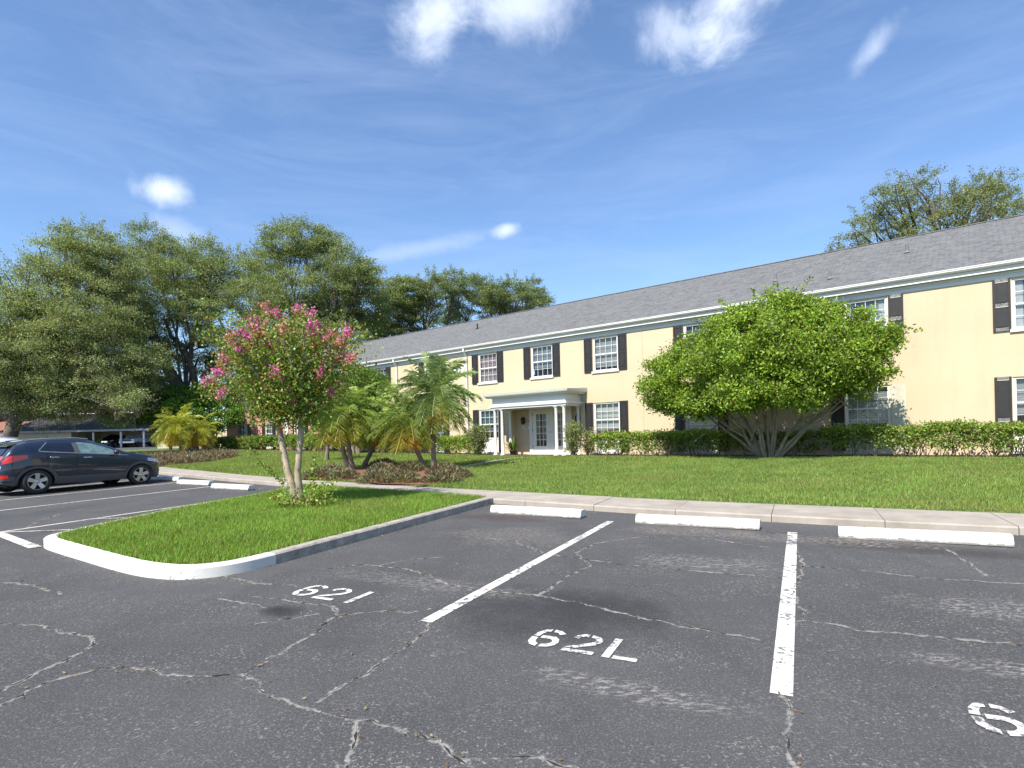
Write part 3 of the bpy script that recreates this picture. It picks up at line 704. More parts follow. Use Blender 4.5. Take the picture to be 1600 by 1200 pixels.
M['dimroom'] = P('dim_room', (.035, .033, .032), .9)
DROP = {(.9, True): .30, (4.4, True): .12, (8.6, True): .45, (14.2, False): .42, (18.6, False): .50, (-2.5, False): .5, (8.6, False): .10, (-6.6, True): .4}
def window(kc, w, z0, z1, tone, panel=0., rows=2, cols=4, curtain=False):
    h = w / 2; fr = .06; y0, y1 = .035, .10
    b = MB(); zb = z0 + panel
    if panel: b.box(kc - h, kc + h, .06, .10, z0, zb); b.box(kc - h + .12, kc + h - .12, .045, .06, z0 + .1, zb - .08)
    b.box(kc - h, kc - h + fr, y0, y1, zb, z1); b.box(kc + h - fr, kc + h, y0, y1, zb, z1)
    b.box(kc - h + fr, kc + h - fr, y0, y1, z1 - fr, z1); b.box(kc - h + fr, kc + h - fr, y0, y1, zb, zb + fr)
    zm = (zb + z1) / 2
    b.box(kc - h + fr, kc + h - fr, .045, .085, zm - .025, zm + .025)
    gx0, gx1 = kc - h + fr, kc + h - fr
    for lo, hi, yy in ((zb + fr, zm - .025, .07), (zm + .025, z1 - fr, .058)):
        b.box(gx0, gx0 + .025, yy - .006, yy + .02, lo, hi); b.box(gx1 - .025, gx1, yy - .006, yy + .02, lo, hi)
        for i in range(1, cols):
            x = gx0 + (gx1 - gx0) * i / cols; b.box(x - .008, x + .008, yy, yy + .012, lo, hi)
        for i in range(1, rows):
            z = lo + (hi - lo) * i / rows; b.box(gx0, gx1, yy + .0015, yy + .0105, z - .008, z + .008)
    f = b.build('window', M['white'], bld)
    b = MB(); b.box(kc - h - .05, kc + h + .05, -.06, .10, z0 - .085, z0 - .001); b.build('sill', M['white'], f)
    b = MB(); b.quad((gx0, .083, zb + fr), (gx1, .083, zb + fr), (gx1, .083, z1 - fr), (gx0, .083, z1 - fr)); b.build('pane', M['glass'], f)
    dz = DROP.get((round(kc, 1), z0 > 3), 0.) * (z1 - z0)
    b = MB(); b.quad((kc - h, .16, z0 + dz), (kc + h, .16, z0 + dz), (kc + h, .16, z1), (kc - h, .16, z1)); b.build('blind', BL[tone], f)
    b = MB(); b.quad((kc - h - .1, .42, z0 - .05), (kc + h + .1, .42, z0 - .05), (kc + h + .1, .42, z1 + .05), (kc - h - .1, .42, z1 + .05)); b.build('dark_interior', M['dimroom'], f)
    if curtain:
        for sg in (-1, 1):
            b = MB(); xs = [kc + sg * (h - .02 - .03 * i) for i in range(9)]
            b.grid([[(x, .135 + .012 * (i % 2), z0 + .02) for i, x in enumerate(xs)], [(x + sg * .0, .135 + .012 * (i % 2), z1) for i, x in enumerate(xs)]])
            b.build('curtain', M['curtain'], f)
    return f
def shutter(ka, kb, z0, z1, chip=False, tilt=0.):
    b = MB(); w = kb - ka; r = .06
    b.box(ka, kb, -.03, -.003, z0, z1, 0)
    for x0, x1 in ((ka, ka + r), (kb - r, kb)): b.box(x0, x1, -.05, -.03, z0, z1, 0)
    zm = z0 + (z1 - z0) * (.5 if z1 - z0 < 1.8 else .42)
    rails = [(z0, z0 + .1), (zm - .05, zm + .05), (z1 - .09, z1)]
    for a, c in rails: b.box(ka + r, kb - r, -.0495, -.03, a, c, 1 if chip else 0)
    for a, c in ((rails[0][1], rails[1][0]), (rails[1][1], rails[2][0])):
        b.box(ka + r + .03, kb - r - .03, -.043, -.03, a + .03, c - .03, 0)
        b.box(ka + r, kb - r, -.052, -.03, c - .018, c, 2 if chip else 0)
    b.build('shutter', [M['shutter'], M['chipped'], M['chrome'] if False else M['cream']], bld)
for k, tone in UP:
    window(k, 1.26, 4.43, 5.92, tone, curtain=k > 14)
    ch = k > 13
    for a, c in ((k - 1.06, k - .65), (k + .63 + .02, k + 1.06)): shutter(a, c, 4.40, 5.945, ch)
for k, tone in LO:
    f = window(k, 1.30, .86, 3.03, tone, panel=.66)
    if k == 4.36:
        b = MB(); b.quad((k - .6, .14, 1.5), (k + .6, .14, 1.5), (k + .6, .14, 1.86), (k - .6, .14, 1.78)); b.build('cloth', M['purple'], f)
    for a, c in ((k - 1.06, k - .67), (k + .67, k + 1.06)):
        if abs(a - 14.89) < .05:
            b = MB(); b.box(14.90, 15.29, -.006, -.002, .86, 3.04)
            for z in (1.95, 2.0): b.box(14.95, 15.22, -.010, -.006, z, z + .012, 1)
            b.build('bare_patch', [M['cream'], M['kerbgrey']], bld)['label'] = 'pale unpainted patch where a shutter is missing'
            continue
        if k == -2.5 and a > k: a, c = k + .67, k + 1.0
        shutter(a, c, .86, 3.05, k > 13)
for k, tone in BRU:
    window(k, 1.1, 4.43, 5.92, tone); window(k, 1.1, 1.05, 3.03, tone, panel=.4)
    for a, c in ((k - .95, k - .57), (k + .57, k + .95)): shutter(a, c, 4.40, 5.945); shutter(a, c, 1.0, 3.05)
b = MB(); b.box(-21.9, -21.5, -.12, -.005, .8, 3.4); b.box(-22.0, -21.4, -.16, -.002, 3.4, 3.6); b.build('pilaster', M['white'], bld)

# door recess (back wall at y = .45)
b = MB()
for x0, x1 in ((-.16, .02), (2.12, 2.30)): b.box(x0, x1, .34, .449, .74, 2.96)
b.box(.02, 2.12, .34, .449, 2.86, 2.96); b.box(.02, 2.12, .30, .449, .70, .90); b.box(-.2, 2.34, .18, .30, .66, .80)
b.build('door_frame', M['white'], bld)
for x0, x1, hs in ((.025, 1.067, 1), (1.073, 2.115, 0)):
    b = MB(); g0, g1 = x0 + .22, x1 - .22; z0, z1 = .905, 2.855; h0, h1 = 1.12, 2.68
    b.box(x0, g0, .36, .41, z0, z1); b.box(g1, x1, .36, .41, z0, z1); b.box(g0, g1, .36, .41, z0, h0); b.box(g0, g1, .36, .41, h1, z1)
    for i in (1, 2): x = g0 + (g1 - g0) * i / 3; b.box(x - .014, x + .014, .365, .385, h0, h1)
    for i in range(1, 5): z = h0 + (h1 - h0) * i / 5; b.box(g0, g1, .3665, .3835, z - .014, z + .014)
    d = b.build('door', M['white'], bld)
    b = MB(); b.quad((g0, .39, h0), (g1, .39, h0), (g1, .39, h1), (g0, .39, h1)); b.build('pane', M['glass'], d)
    b = MB(); b.quad((g0 - .05, .43, h0 - .05), (g1 + .05, .43, h0 - .05), (g1 + .05, .43, h1 + .05), (g0 - .05, .43, h1 + .05)); b.build('curtain', BL['door'], d)
    hx = x1 - .08 if hs else x0 + .08
    b = MB(); b.lathe([(.0, -.07), (.03, -.065), (.034, -.04), (.015, -.02), (.03, 0)], (hx, .36, 1.78), 10, axis='y'); b.build('handle', M['chrome'], d)
    if hs:
        b = MB()
        for z in (1.05, 1.85, 2.62): b.box(x0 - .004, x0 + .02, .345, .362, z, z + .12)
        b.build('hinge', M['black'], d)
for x in (-.55, 2.62):
    b = MB(); y = .3
    b.box(x - .05, x + .05, .42, .449, 2.25, 2.55); b.lathe([(.0, .36), (.03, .34), (.10, .25), (.10, .24), (.075, .02), (.05, 0), (.0, -.04)], (x, y, 2.22), 6, smooth=False); b.tube([(x, .43, 2.5), (x, .36, 2.62), (x, y, 2.58)], .012, 6)
    b.build('wall_lamp', M['black'], bld)
b = MB(); b.quad((-.34, .44, 2.53), (-.18, .44, 2.37), (-.02 - .32, .44, 2.21), (-.50, .44, 2.37)); sg = b.build('sign', M['white'], bld); sg['label'] = 'small white and red diamond sign beside the door'
b = MB(); b.quad((-.34, .436, 2.49), (-.22, .436, 2.37), (-.34, .436, 2.25), (-.46, .436, 2.37)); b.quad((-.34, .432, 2.42), (-.29, .432, 2.37), (-.34, .432, 2.32), (-.39, .432, 2.37), mi=1); b.build('emblem', [P('sign_red', (.45, .05, .03), .5), M['white']], sg)
def text(txt, size, loc, parent, mt, name='lettering'):
    cu = bpy.data.curves.new(name, 'FONT'); cu.body = txt; cu.size = size; cu.align_x = 'CENTER'; cu.align_y = 'CENTER'; cu.extrude = .003
    o = bpy.data.objects.new('tmp', cu); C.objects.link(o)
    dg = bpy.context.evaluated_depsgraph_get(); me = bpy.data.meshes.new_from_object(o.evaluated_get(dg)); bpy.data.objects.remove(o)
    me.materials.clear(); me.materials.append(M[mt]); q = link(name, me, parent); q.location = loc; q.rotation_euler = (pi / 2, 0, 0); return q
b = MB(); b.box(-.66, -.22, .43, .448, 1.98, 2.14); sg = b.build('sign', M['white'], bld); sg['label'] = 'small white address plate beside the door'
text('1230', .15, (-.44, .427, 2.06), sg, 'black')
b = MB(); b.box(-4.92, -4.02, -.03, -.002, 4.95, 5.50); sg = b.build('sign', M['white'], bld); sg['label'] = 'white building number plaque reading 62'
text('62', .42, (-4.55, -.034, 5.22), sg, 'black')

# portico
b = MB()
b.box(-1.25, 3.18, -1.42, -.004, 3.02, 3.12); b.box(-1.20, 3.13, -1.37, -.004, 2.93, 3.02); b.box(-1.13, 3.06, -1.30, -.004, 3.12, 3.46)
cor = [(3.46, -.08), (3.46, .12), (3.50, .15), (3.535, .20), (3.54, .235), (3.60, .26), (3.63, .26)]
rows = []
for z, d in cor:
    rows.append([(-1.21 - d, -.004, z), (-1.21 - d, -1.38 - d, z), (3.14 + d, -1.38 - d, z), (3.14 + d, -.004, z)])
b.grid(rows, 0, False); b.quad(*rows[0])
port = b.build('portico', M['trim'], bld)
b = MB(); b.quad((-1.48, -1.65, 3.635), (3.41, -1.65, 3.635), (3.41, -.003, 3.75), (-1.48, -.003, 3.75)); b.quad((3.41, -1.65, 3.635), (3.41, -.003, 3.635), (3.41, -.003, 3.75), mi=1); b.quad((-1.48, -1.65, 3.635), (-1.48, -.003, 3.75), (-1.48, -.003, 3.635), mi=1)
b.build('portico_roof', [M['shingle'], M['trim']], port)
for x, y, hf in ((-1.02, -1.25, 0), (-.58, -1.25, 0), (2.53, -1.25, 0), (2.95, -1.25, 0), (-1.02, -.09, 1), (2.95, -.09, 1)):
    b = MB(); z0 = .715
    b.box(x - .105, x + .105, y - .105, y + .105, z0, z0 + .05); b.box(x - .10, x + .10, y - .10, y + .10, 2.885, 2.93)
    b.lathe([(.10, .05), (.10, .09), (.078, .11), (.078, .8), (.064, 2.06), (.068, 2.08), (.08, 2.10), (.066, 2.12), (.09, 2.165), (.09, 2.175)], (x, y, z0), 16)
    b.build('column', M['white'], port)
b = MB(); b.box(-1.3, 3.2, -1.6, .449, .45, .715); b.build('step', M['concrete'], port)

# ------------------------------------------------------------------ hedges and shrubs
def leafy(name, pts, tone, L, W, base, parent, rng, mat='leaf', v=.2, warm=.12, bias=(0, 0, .4), mixcol=None, mixp=0.):
    n = len(pts); c = shade(base, n, rng, v, warm) * tone[:, None]
    if mixcol is not None:
        k = rng.random(n) < mixp; c[k] = shade(mixcol, k.sum(), rng, .25, .1)
    return np_mesh(name, leafquads(pts, L, W, rng, bias), 4, M[mat], parent, c.clip(.004, .9))
def hedge(k0, k1, p0, p1, z0, z1, label, seed, dens=300, base=(.175, .255, .040), pink=0., gap=.3, L=.085, W=.055, group='clipped hedges along the building'):
    rng = np.random.default_rng(seed)
    root = empty('hedge', F((k0 + k1) / 2, (p0 + p1) / 2, z0), FACE_ROT, label, 'hedge', group)
    ln = k1 - k0; hk = ln / 2; hp = (p1 - p0) / 2; H_ = z1 - z0
    m = int(ln * dens / 2.2)
    # sub-clumps over the top and faces
    kx = rng.uniform(-hk, hk, m); face = rng.random(m)
    yy = np.where(face < .4, -hp, np.where(face < .5, hp, rng.uniform(-hp, hp, m)))
    zz = np.where(face < .5, H_ * (gap + (1 - gap) * rng.random(m) ** .8), H_ * (.93 + .05 * np.sin(kx * 2.3)))
    yy = yy + rng.normal(0, .04, m)
    thick = .85 + .15 * np.sin(kx * 1.9 + seed)
    zz = np.minimum(zz, H_ * (.95 + .05 * np.sin(kx * 3.1 + seed)))
    per = 16; q = np.stack([kx, yy * thick, zz], 1)
    p = q[:, None, :] + rng.normal(size=(m, per, 3)) * np.array([.10, .09, .075])
    tn = np.repeat(rng.normal(1, .18, m).clip(.6, 1.5), per)
    p = p.reshape(-1, 3)
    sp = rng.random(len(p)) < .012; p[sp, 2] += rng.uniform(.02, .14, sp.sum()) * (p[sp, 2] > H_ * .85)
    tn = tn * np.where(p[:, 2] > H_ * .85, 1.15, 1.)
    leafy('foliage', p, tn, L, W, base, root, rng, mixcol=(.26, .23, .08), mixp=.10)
    if pink:
        kk = int(ln * pink); fl = np.stack([rng.uniform(-hk, hk, kk), np.full(kk, -hp - .06), rng.uniform(H_ * .4, H_ * .95, kk)], 1)
        pp = (fl[:, None, :] + rng.normal(size=(kk, 14, 3)) * .05).reshape(-1, 3)
        leafy('blossoms', pp, np.ones(len(pp)), .06, .05, (.60, .20, .20), root, rng, 'flower')
    b = MB()
    for i in range(int(ln * 4.5)):
        x = rng.uniform(-hk, hk); y = rng.uniform(-hp * .7, hp * .3)
        for j in range(3):
            e = (x + rng.normal() * .2, y + rng.normal() * .12, H_ * rng.uniform(.5, .8)); b.tube(wob((x, y, -.05), e, 4, .05, rng), [.014, .012, .010, .008, .005], 5, cap=False)
    b.build('stems', M['twig'], root)
hedge(13.2, 24.0, .75, 1.5, .70, 1.62, 'long clipped hedge under the right hand windows at the right edge', 21, 330)
hedge(4.5, 10.7, .75, 1.45, .70, 1.60, 'clipped hedge between the front door shrub and the big round tree', 22, 330)
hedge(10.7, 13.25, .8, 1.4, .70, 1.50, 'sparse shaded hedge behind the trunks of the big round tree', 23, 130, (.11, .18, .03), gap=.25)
hedge(-4.6, -2.2, .8, 1.6, .72, 1.62, 'short bright hedge left of the porch columns', 24, 330, (.20, .29, .035))
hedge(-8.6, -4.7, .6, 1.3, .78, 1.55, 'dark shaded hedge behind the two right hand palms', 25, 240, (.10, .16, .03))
hedge(-20.8, -9.0, .7, 1.5, .95, 1.95, 'long hedge behind the crape myrtle before the pale far wall', 26, 260, (.14, .23, .03), L=.12, W=.08)
hedge(-31.5, -21.2, .8, 1.7, 1.05, 1.95, 'far hedge with pink blossoms under the brick end of the building', 27, 230, (.12, .20, .03), pink=2.2, L=.13, W=.09)

def shrub(x, y, z, w, h, label, seed, base, n=9, dens=900, L=.08, W=.045, cat='shrub', mix=None):
    rng = np.random.default_rng(seed); root = empty('shrub', (x, y, z), 0, label, cat)
    b = MB(); cl = []
    for i in range(n):
        a = 2 * pi * i / n + rng.normal() * .4; r = w * rng.uniform(.2, .9); e = np.array((cos(a) * r, sin(a) * r, h * rng.uniform(.55, .98)))
        b.tube(wob((cos(a) * .06, sin(a) * .06, -.03), e, 5, .06, rng), [.018, .016, .013, .010, .007, .004], 5, cap=False)
        for u in (.35, .6, .8, 1.):
            q = e * u + rng.normal(size=3) * .08; cl.append((*q, w * rng.uniform(.22, .36)))
    b.build('stems', M['twig'], root)
    p, t = crown_points(cl, dens, 70, .07, rng, .9, .2)
    leafy('foliage', p[p[:, 2] > .05], t[p[:, 2] > .05], L, W, base, root, rng, mixcol=mix or (.30, .27, .14), mixp=.2)
    return root
x, y, _ = F(3.55, 1.55, 0); shrub(x, y, .70, .62, 1.45, 'loose leggy shrub hiding the right hand porch columns', 31, (.17, .22, .07), 15, 1500)
x, y, _ = F(4.0, 1.0, 0); shrub(x, y, .70, .5, 1.3, 'loose shrub between the porch and the window with the white blind', 32, (.18, .22, .07), 10, 1500)
x, y, _ = F(-2.0, 1.45, 0); shrub(x, y, .70, .72, 1.5, 'tall loose shrub left of the white porch columns', 33, (.15, .20, .065), 18, 1500)
# spiky plant between the porch columns
rng = np.random.default_rng(34); x, y, _ = F(-.35, .75, 0)
root = empty('potted_plant', (x, y, .715), 0, 'spiky bright green plant growing beside the left porch columns', 'plant')
b = MB(); b.lathe([(0, 0), (.14, 0), (.17, .22), (.19, .22), (.19, .25), (.15, .25), (.14, .2), (0, .2)], (0, 0, 0), 14); b.build('pot', P('clay', (.12, .07, .05), .8, var=.2), root)
V = []
for i in range(60):
    a = rng.uniform(0, 2 * pi); el = rng.uniform(.3, 1.4); L = rng.uniform(.5, .9); d = np.array((cos(a) * cos(el), sin(a) * cos(el), sin(el))); sd = np.array((-sin(a), cos(a), 0)) * .03
    p0 = np.array((0, 0, .2)); p1 = p0 + d * L * .55; p2 = p0 + d * L + np.array((0, 0, -.12 * cos(el)))
    V += [np.stack([p0 - sd * .6, p0 + sd * .6, p1 + sd, p1 - sd]), np.stack([p1 - sd, p1 + sd, p2 + sd * .1, p2 - sd * .1])]
np_mesh('leaves', np.array(V), 4, M['leaf'], root, shade((.09, .16, .02), len(V), rng))

# ------------------------------------------------------------------ big round multi-stem tree by the facade
def ligustrum(name, base_xyz, clumps, label, seed, dens, col, nstem=11, sprigs=(), cat='tree', L=.10, W=.06, r0=.075, sub=26, sig=.15, spread=.35, group=None):
    rng = np.random.default_rng(seed); bx = np.array(base_xyz, float)
    root = empty(name, tuple(bx), 0, label, cat, group)
    b = MB(); cl = [(c[0] - bx[0], c[1] - bx[1], c[2] - bx[2], *c[3:]) for c in clumps]
    order = list(range(len(cl))); rng.shuffle(order)
    for i in range(nstem):
        c = np.array(cl[order[i % len(cl)]][:3]); a = math.atan2(c[1], c[0]); st = np.array((cos(a) * spread * rng.uniform(.2, 1), sin(a) * spread * rng.uniform(.2, 1), -.1))
        e = c * rng.uniform(.8, 1.); mid = st + (e - st) * .45 + np.array((0, 0, .25)) + rng.normal(size=3) * .12
        pts = wob(st, mid, 4, .06, rng) + wob(mid, e, 4, .08, rng)[1:]
        b.tube(pts, np.linspace(r0, r0 * .2, len(pts)), 7)
        for q in range(3):
            e2 = mid + (e - mid) * rng.uniform(.2, .7) + rng.normal(size=3) * .55 + np.array((0, 0, .3)); b.tube(wob(mid + (e - mid) * rng.uniform(0, .3), e2, 3, .05, rng), [r0 * .4, r0 * .3, r0 * .2, r0 * .1], 5, cap=False)
    b.build('trunk', M['stem'], root)
    p, t = crown_points(cl, dens, sub, sig, rng, .75, .55)
    for (a0, a1) in sprigs:
        a0 = np.array(a0) - bx; a1 = np.array(a1) - bx; u = np.sort(rng.random(46))[:, None]
        q = a0 + (a1 - a0) * u + np.array((0, 0, .12)) * np.sin(u * pi) + rng.normal(size=(46, 3)) * .03; p = np.vstack([p, q]); t = np.r_[t, np.ones(46) * .9]
    leafy('crown', p, t, L, W, col, root, rng, mixcol=(.10, .075, .03), mixp=.05)
    return root
BIG = []
for k, p, z, r, rz in [(7.9, 2.2, 3.15, .75, .6), (8.5, 2.9, 3.35, .9, .7), (8.4, 2.0, 3.75, .85, .6), (9.3, 2.2, 4.35, 1.05, .75), (9.6, 3.2, 3.3, 1.1, .85), (10.3, 1.8, 4.95, 1.0, .7), (10.8, 2.8, 4.8, 1.1, .8), (11.3, 3.4, 4.0, 1.2, .95), (11.6, 2.1, 5.55, .95, .6), (12.3, 2.8, 5.15, 1.1, .7), (11.0, 2.2, 5.4, .8, .5),
                     (12.7, 3.3, 4.0, 1.2, .9), (12.9, 1.9, 5.2, .9, .6), (13.5, 2.5, 4.65, 1.05, .75), (14.0, 2.9, 3.8, 1.0, .8), (14.6, 2.3, 4.25, .75, .5), (13.5, 2.7, 3.05, 1.0, .65), (12.5, 3.5, 3.0, 1.05, .65), (11.2, 3.6, 2.95, 1.05, .65), (10.0, 3.2, 2.85, 1.0, .6), (9.0, 2.7, 2.8, .85, .5), (11.8, 1.4, 4.2, 1.2, .8), (10.2, 1.4, 3.9, 1., .7), (14.2, 1.8, 3.6, .8, .6), (14.0, 2.6, 3.1, .7, .5), (8.3, 2.5, 2.75, .6, .4), (14.9, 2.3, 4.2, .6, .35), (14.7, 2.3, 3.4, .6, .45), (15.3, 2.35, 4.3, .35, .2), (14.3, 2.5, 2.8, .5, .35), (7.5, 2.3, 3.3, .4, .3), (13.3, 2.3, 5.3, .8, .55), (14.1, 2.3, 4.75, .8, .5), (9.0, 2.3, 4.65, .8, .6), (8.2, 2.3, 4.15, .7, .5), (12.4, 2.2, 5.6, .7, .45), (10.4, 3.5, 3.9, 1.1, .8), (12.3, 3.6, 4.2, 1.0, .8), (13.6, 3.2, 3.5, .9, .7), (11.4, 3.7, 2.6, .9, .35), (12.9, 3.4, 2.6, .8, .35), (9.8, 3.3, 2.5, .8, .35)]:
    BIG.append((*F(k, p, z), r, rz))
SPR = [(F(8.0, 2.2, 3.4), F(7.0, 2.3, 3.75)), (F(7.9, 2.2, 3.1), F(6.95, 2.2, 3.2)), (F(14.6, 2.3, 4.3), F(15.9, 2.4, 4.35)), (F(14.5, 2.3, 4.2), F(15.5, 2.6, 4.45)), (F(14.2, 2.6, 3.4), F(15.2, 2.7, 3.75)), (F(12.6, 2.4, 5.6), F(13.1, 2.5, 6.35)), (F(10.6, 2.4, 5.5), F(10.2, 2.5, 6.15)), (F(11.4, 2.4, 5.8), F(11.3, 2.4, 6.3)),
       (F(11.8, 2.4, 5.9), F(12.1, 2.5, 6.35)), (F(9.4, 2.4, 4.8), F(8.7, 2.4, 5.15)), (F(8.9, 2.4, 4.4), F(8.1, 2.5, 4.7)), (F(13.9, 2.4, 4.8), F(14.6, 2.5, 5.1)), (F(10.2, 2.4, 5.3), F(9.3, 2.5, 5.6)), (F(8.2, 2.4, 2.8), F(7.5, 2.4, 2.5))]
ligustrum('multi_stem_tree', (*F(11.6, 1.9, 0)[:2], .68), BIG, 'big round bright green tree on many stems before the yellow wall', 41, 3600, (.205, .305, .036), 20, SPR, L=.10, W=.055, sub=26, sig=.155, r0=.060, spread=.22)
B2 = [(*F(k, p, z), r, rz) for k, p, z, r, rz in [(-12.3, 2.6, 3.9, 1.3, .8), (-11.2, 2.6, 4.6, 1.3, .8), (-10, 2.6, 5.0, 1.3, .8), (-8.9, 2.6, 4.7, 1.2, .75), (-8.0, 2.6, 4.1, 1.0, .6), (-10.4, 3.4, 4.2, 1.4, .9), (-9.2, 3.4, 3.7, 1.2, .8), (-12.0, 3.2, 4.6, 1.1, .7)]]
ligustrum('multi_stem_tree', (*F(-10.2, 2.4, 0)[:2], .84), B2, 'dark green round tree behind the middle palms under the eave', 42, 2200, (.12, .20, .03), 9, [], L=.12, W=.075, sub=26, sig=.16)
B3 = [(x - 1.5, y, z, r, rz) for x, y, z, r, rz in [(-24.8, 43, 4.2, 1.5, .9), (-23.4, 43.5, 4.9, 1.6, .9), (-21.6, 43, 4.8, 1.6, .9), (-20.2, 43.5, 4.2, 1.4, .8), (-22.2, 42, 4.0, 1.7, 1.0), (-20.2, 42.5, 3.3, 1.3, .8), (-25.6, 43.5, 3.6, 1.2, .7), (-23.9, 44, 5.4, 1.2, .6), (-21.6, 44, 5.5, 1.2, .6), (-19.4, 43, 3.4, .9, .6)]]
ligustrum('multi_stem_tree', (-23.2, 43.2, 1.0), B3, 'spreading green tree behind the yellowish palms by the brick wall', 43, 1500, (.105, .215, .03), 10, [], L=.16, W=.10, sub=22, sig=.2, r0=.10, spread=.7)

# ------------------------------------------------------------------ crape myrtle on the island
rng = np.random.default_rng(51); bx = np.array((-4.25, 11.55, .31))
root = empty('crape_myrtle', tuple(bx), 0, 'pink flowering crape myrtle with two pale trunks on the grass island', 'tree')
b = MB()
def mt(pts, rad, n=9): b.tube([np.array(p) - bx for p in pts], rad, n)
mt([(-4.28, 11.5, .15), (-4.36, 11.5, .6), (-4.49, 11.5, 1.1), (-4.58, 11.5, 1.62), (-4.67, 11.5, 2.2)], [.11, .078, .068, .062, .058])
mt([(-4.19, 11.52, .15), (-4.24, 11.5, .6), (-4.27, 11.48, 1.0), (-4.20, 11.46, 1.62), (-4.14, 11.5, 2.2)], [.09, .07, .062, .06, .056])
mt([(-4.10, 11.4, .1), (-4.02, 11.38, .35), (-3.99, 11.36, .50)], [.085, .08, .07]); ends = []
for st, n0 in (((-4.67, 11.5, 2.15), 13), ((-4.14, 11.5, 2.15), 13)):
    for i in range(n0):
        a = 2 * pi * i / n0 + rng.normal() * .3; hz = rng.uniform(.45, 1.75); sp = rng.uniform(.35, 1.) * (.35 + .62 * hz); e = np.array(st) + np.array((cos(a) * sp, sin(a) * sp * .8, hz)); e[0] = min(max(e[0], -6.0), -3.0)
        q = wob(st, e, 5, .08, rng); mt(q, [.045, .036, .028, .02, .014, .008], 6); ends.append(q)
b.build('trunk', M['myrtlebark'], root)
p = []
for q in ends:
    for u in range(1, 6):
        m = 120; c = q[u]; p.append(c + rng.normal(size=(m, 3)) * np.array([.24, .24, .2]))
for cx, cy, cz, r, m in [(-5.4, 11.5, 2.9, .3, 220), (-5.0, 11.4, 2.6, .28, 220), (-3.9, 11.5, 2.5, .32, 350), (-3.6, 11.5, 2.8, .3, 260), (-4.4, 11.2, 2.6, .5, 900), (-4.5, 11.4, 3.2, .6, 900), (-5.1, 11.5, 3.0, .5, 700), (-3.9, 11.5, 3.15, .4, 500), (-4.9, 11.3, 2.2, .25, 260), (-4.6, 11.3, 2.1, .2, 200), (-3.95, 11.4, 2.05, .2, 200)]:
    p.append(np.array((cx, cy, cz)) + rng.normal(size=(m, 3)) * r * .55)
# suckers and leaves round the base
for cx, cy, cz, r, m in [(-4.0, 11.2, .45, .28, 330), (-4.4, 11.2, .45, .22, 240), (-3.7, 11.3, .42, .22, 220), (-3.85, 11.3, .75, .12, 60), (-3.6, 11.4, .8, .08, 40), (-4.62, 11.35, .55, .1, 60)]:
    p.append(np.array((cx, cy, cz)) + rng.normal(size=(m, 3)) * r * np.array((.7, .7, .5)))
for a0, a1 in (((-4.5, 11.4, .75), (-5.2, 11.3, 1.55)), ((-4.5, 11.4, .8), (-5.0, 11.3, 1.25)), ((-4.0, 11.4, .7), (-3.85, 11.4, 1.35)), ((-5.2, 11.4, 2.6), (-6.1, 11.4, 2.75))):
    u = rng.random((70, 1)); p.append(np.array(a0) + (np.array(a1) - np.array(a0)) * u + rng.normal(size=(70, 3)) * .035)
p = np.vstack(p) - bx; p = p[p[:, 2] > .03]
up = (p[:, 2] > 2.6)
tn = rng.normal(1, .15, len(p)).clip(.6, 1.5)
o = leafy('crown', p, tn, .065, .042, (.20, .29, .052), root, rng, mixcol=(.34, .16, .05), mixp=.10)
FL = [(-4.46,10.57,4.11),(-4.84,11.65,4.23),(-4.40,11.03,4.06),(-4.66,11.91,4.06),(-4.34,12.07,4.34),(-4.13,11.31,4.22),(-4.13,12.10,4.29),(-4.84,11.00,3.95),(-4.70,10.62,3.75),(-4.87,11.46,3.96),(-4.12,10.55,3.66),(-3.73,10.82,3.76),(-3.69,11.15,3.83),(-4.46,11.48,3.78),(-4.65,10.75,3.62),(-4.83,10.57,3.59),(-5.41,11.89,3.70),(-5.25,11.00,3.53),(-5.30,12.03,3.77),(-5.76,11.93,3.89),(-5.38,11.10,3.65),(-4.35,11.24,3.45),(-4.24,11.33,3.60),(-4.14,11.53,3.76),(-3.88,11.45,3.70),(-3.81,11.39,3.54),(-3.71,11.49,3.61),(-3.74,12.00,3.79),(-3.46,11.31,3.73),(-3.34,11.19,3.48),(-3.43,11.65,3.66),(-3.07,10.88,3.62),(-3.08,10.98,3.68),(-3.79,12.06,3.42),(-3.35,11.33,3.23),(-3.27,11.38,3.28),(-2.90,10.52,3.11),(-4.56,11.16,3.50),(-4.67,11.43,3.11),(-4.28,10.53,2.91),(-5.08,11.49,2.96),(-5.10,11.51,3.48),(-4.97,10.60,3.36),(-5.33,11.50,3.49),(-5.54,11.25,3.27),(-5.73,11.59,3.38),(-5.56,11.06,3.02),(-5.99,11.63,2.88),(-6.15,11.68,2.86),(-5.28,10.54,2.55),(-5.36,10.60,2.92),(-4.84,11.58,2.72),(-4.37,12.04,2.84),(-3.59,10.90,2.93),(-3.51,11.23,2.56),(-3.39,11.45,2.74),(-4.28,11.01,2.63),(-4.19,11.08,2.45),(-4.35,11.00,2.82),(-3.98,11.09,3.15),(-3.77,11.45,3.13),(-4.49,10.98,3.35),(-4.65,11.10,3.47),(-5.33,11.74,3.48),(-5.02,10.54,3.57)]
q = []; cc = []
b = MB()
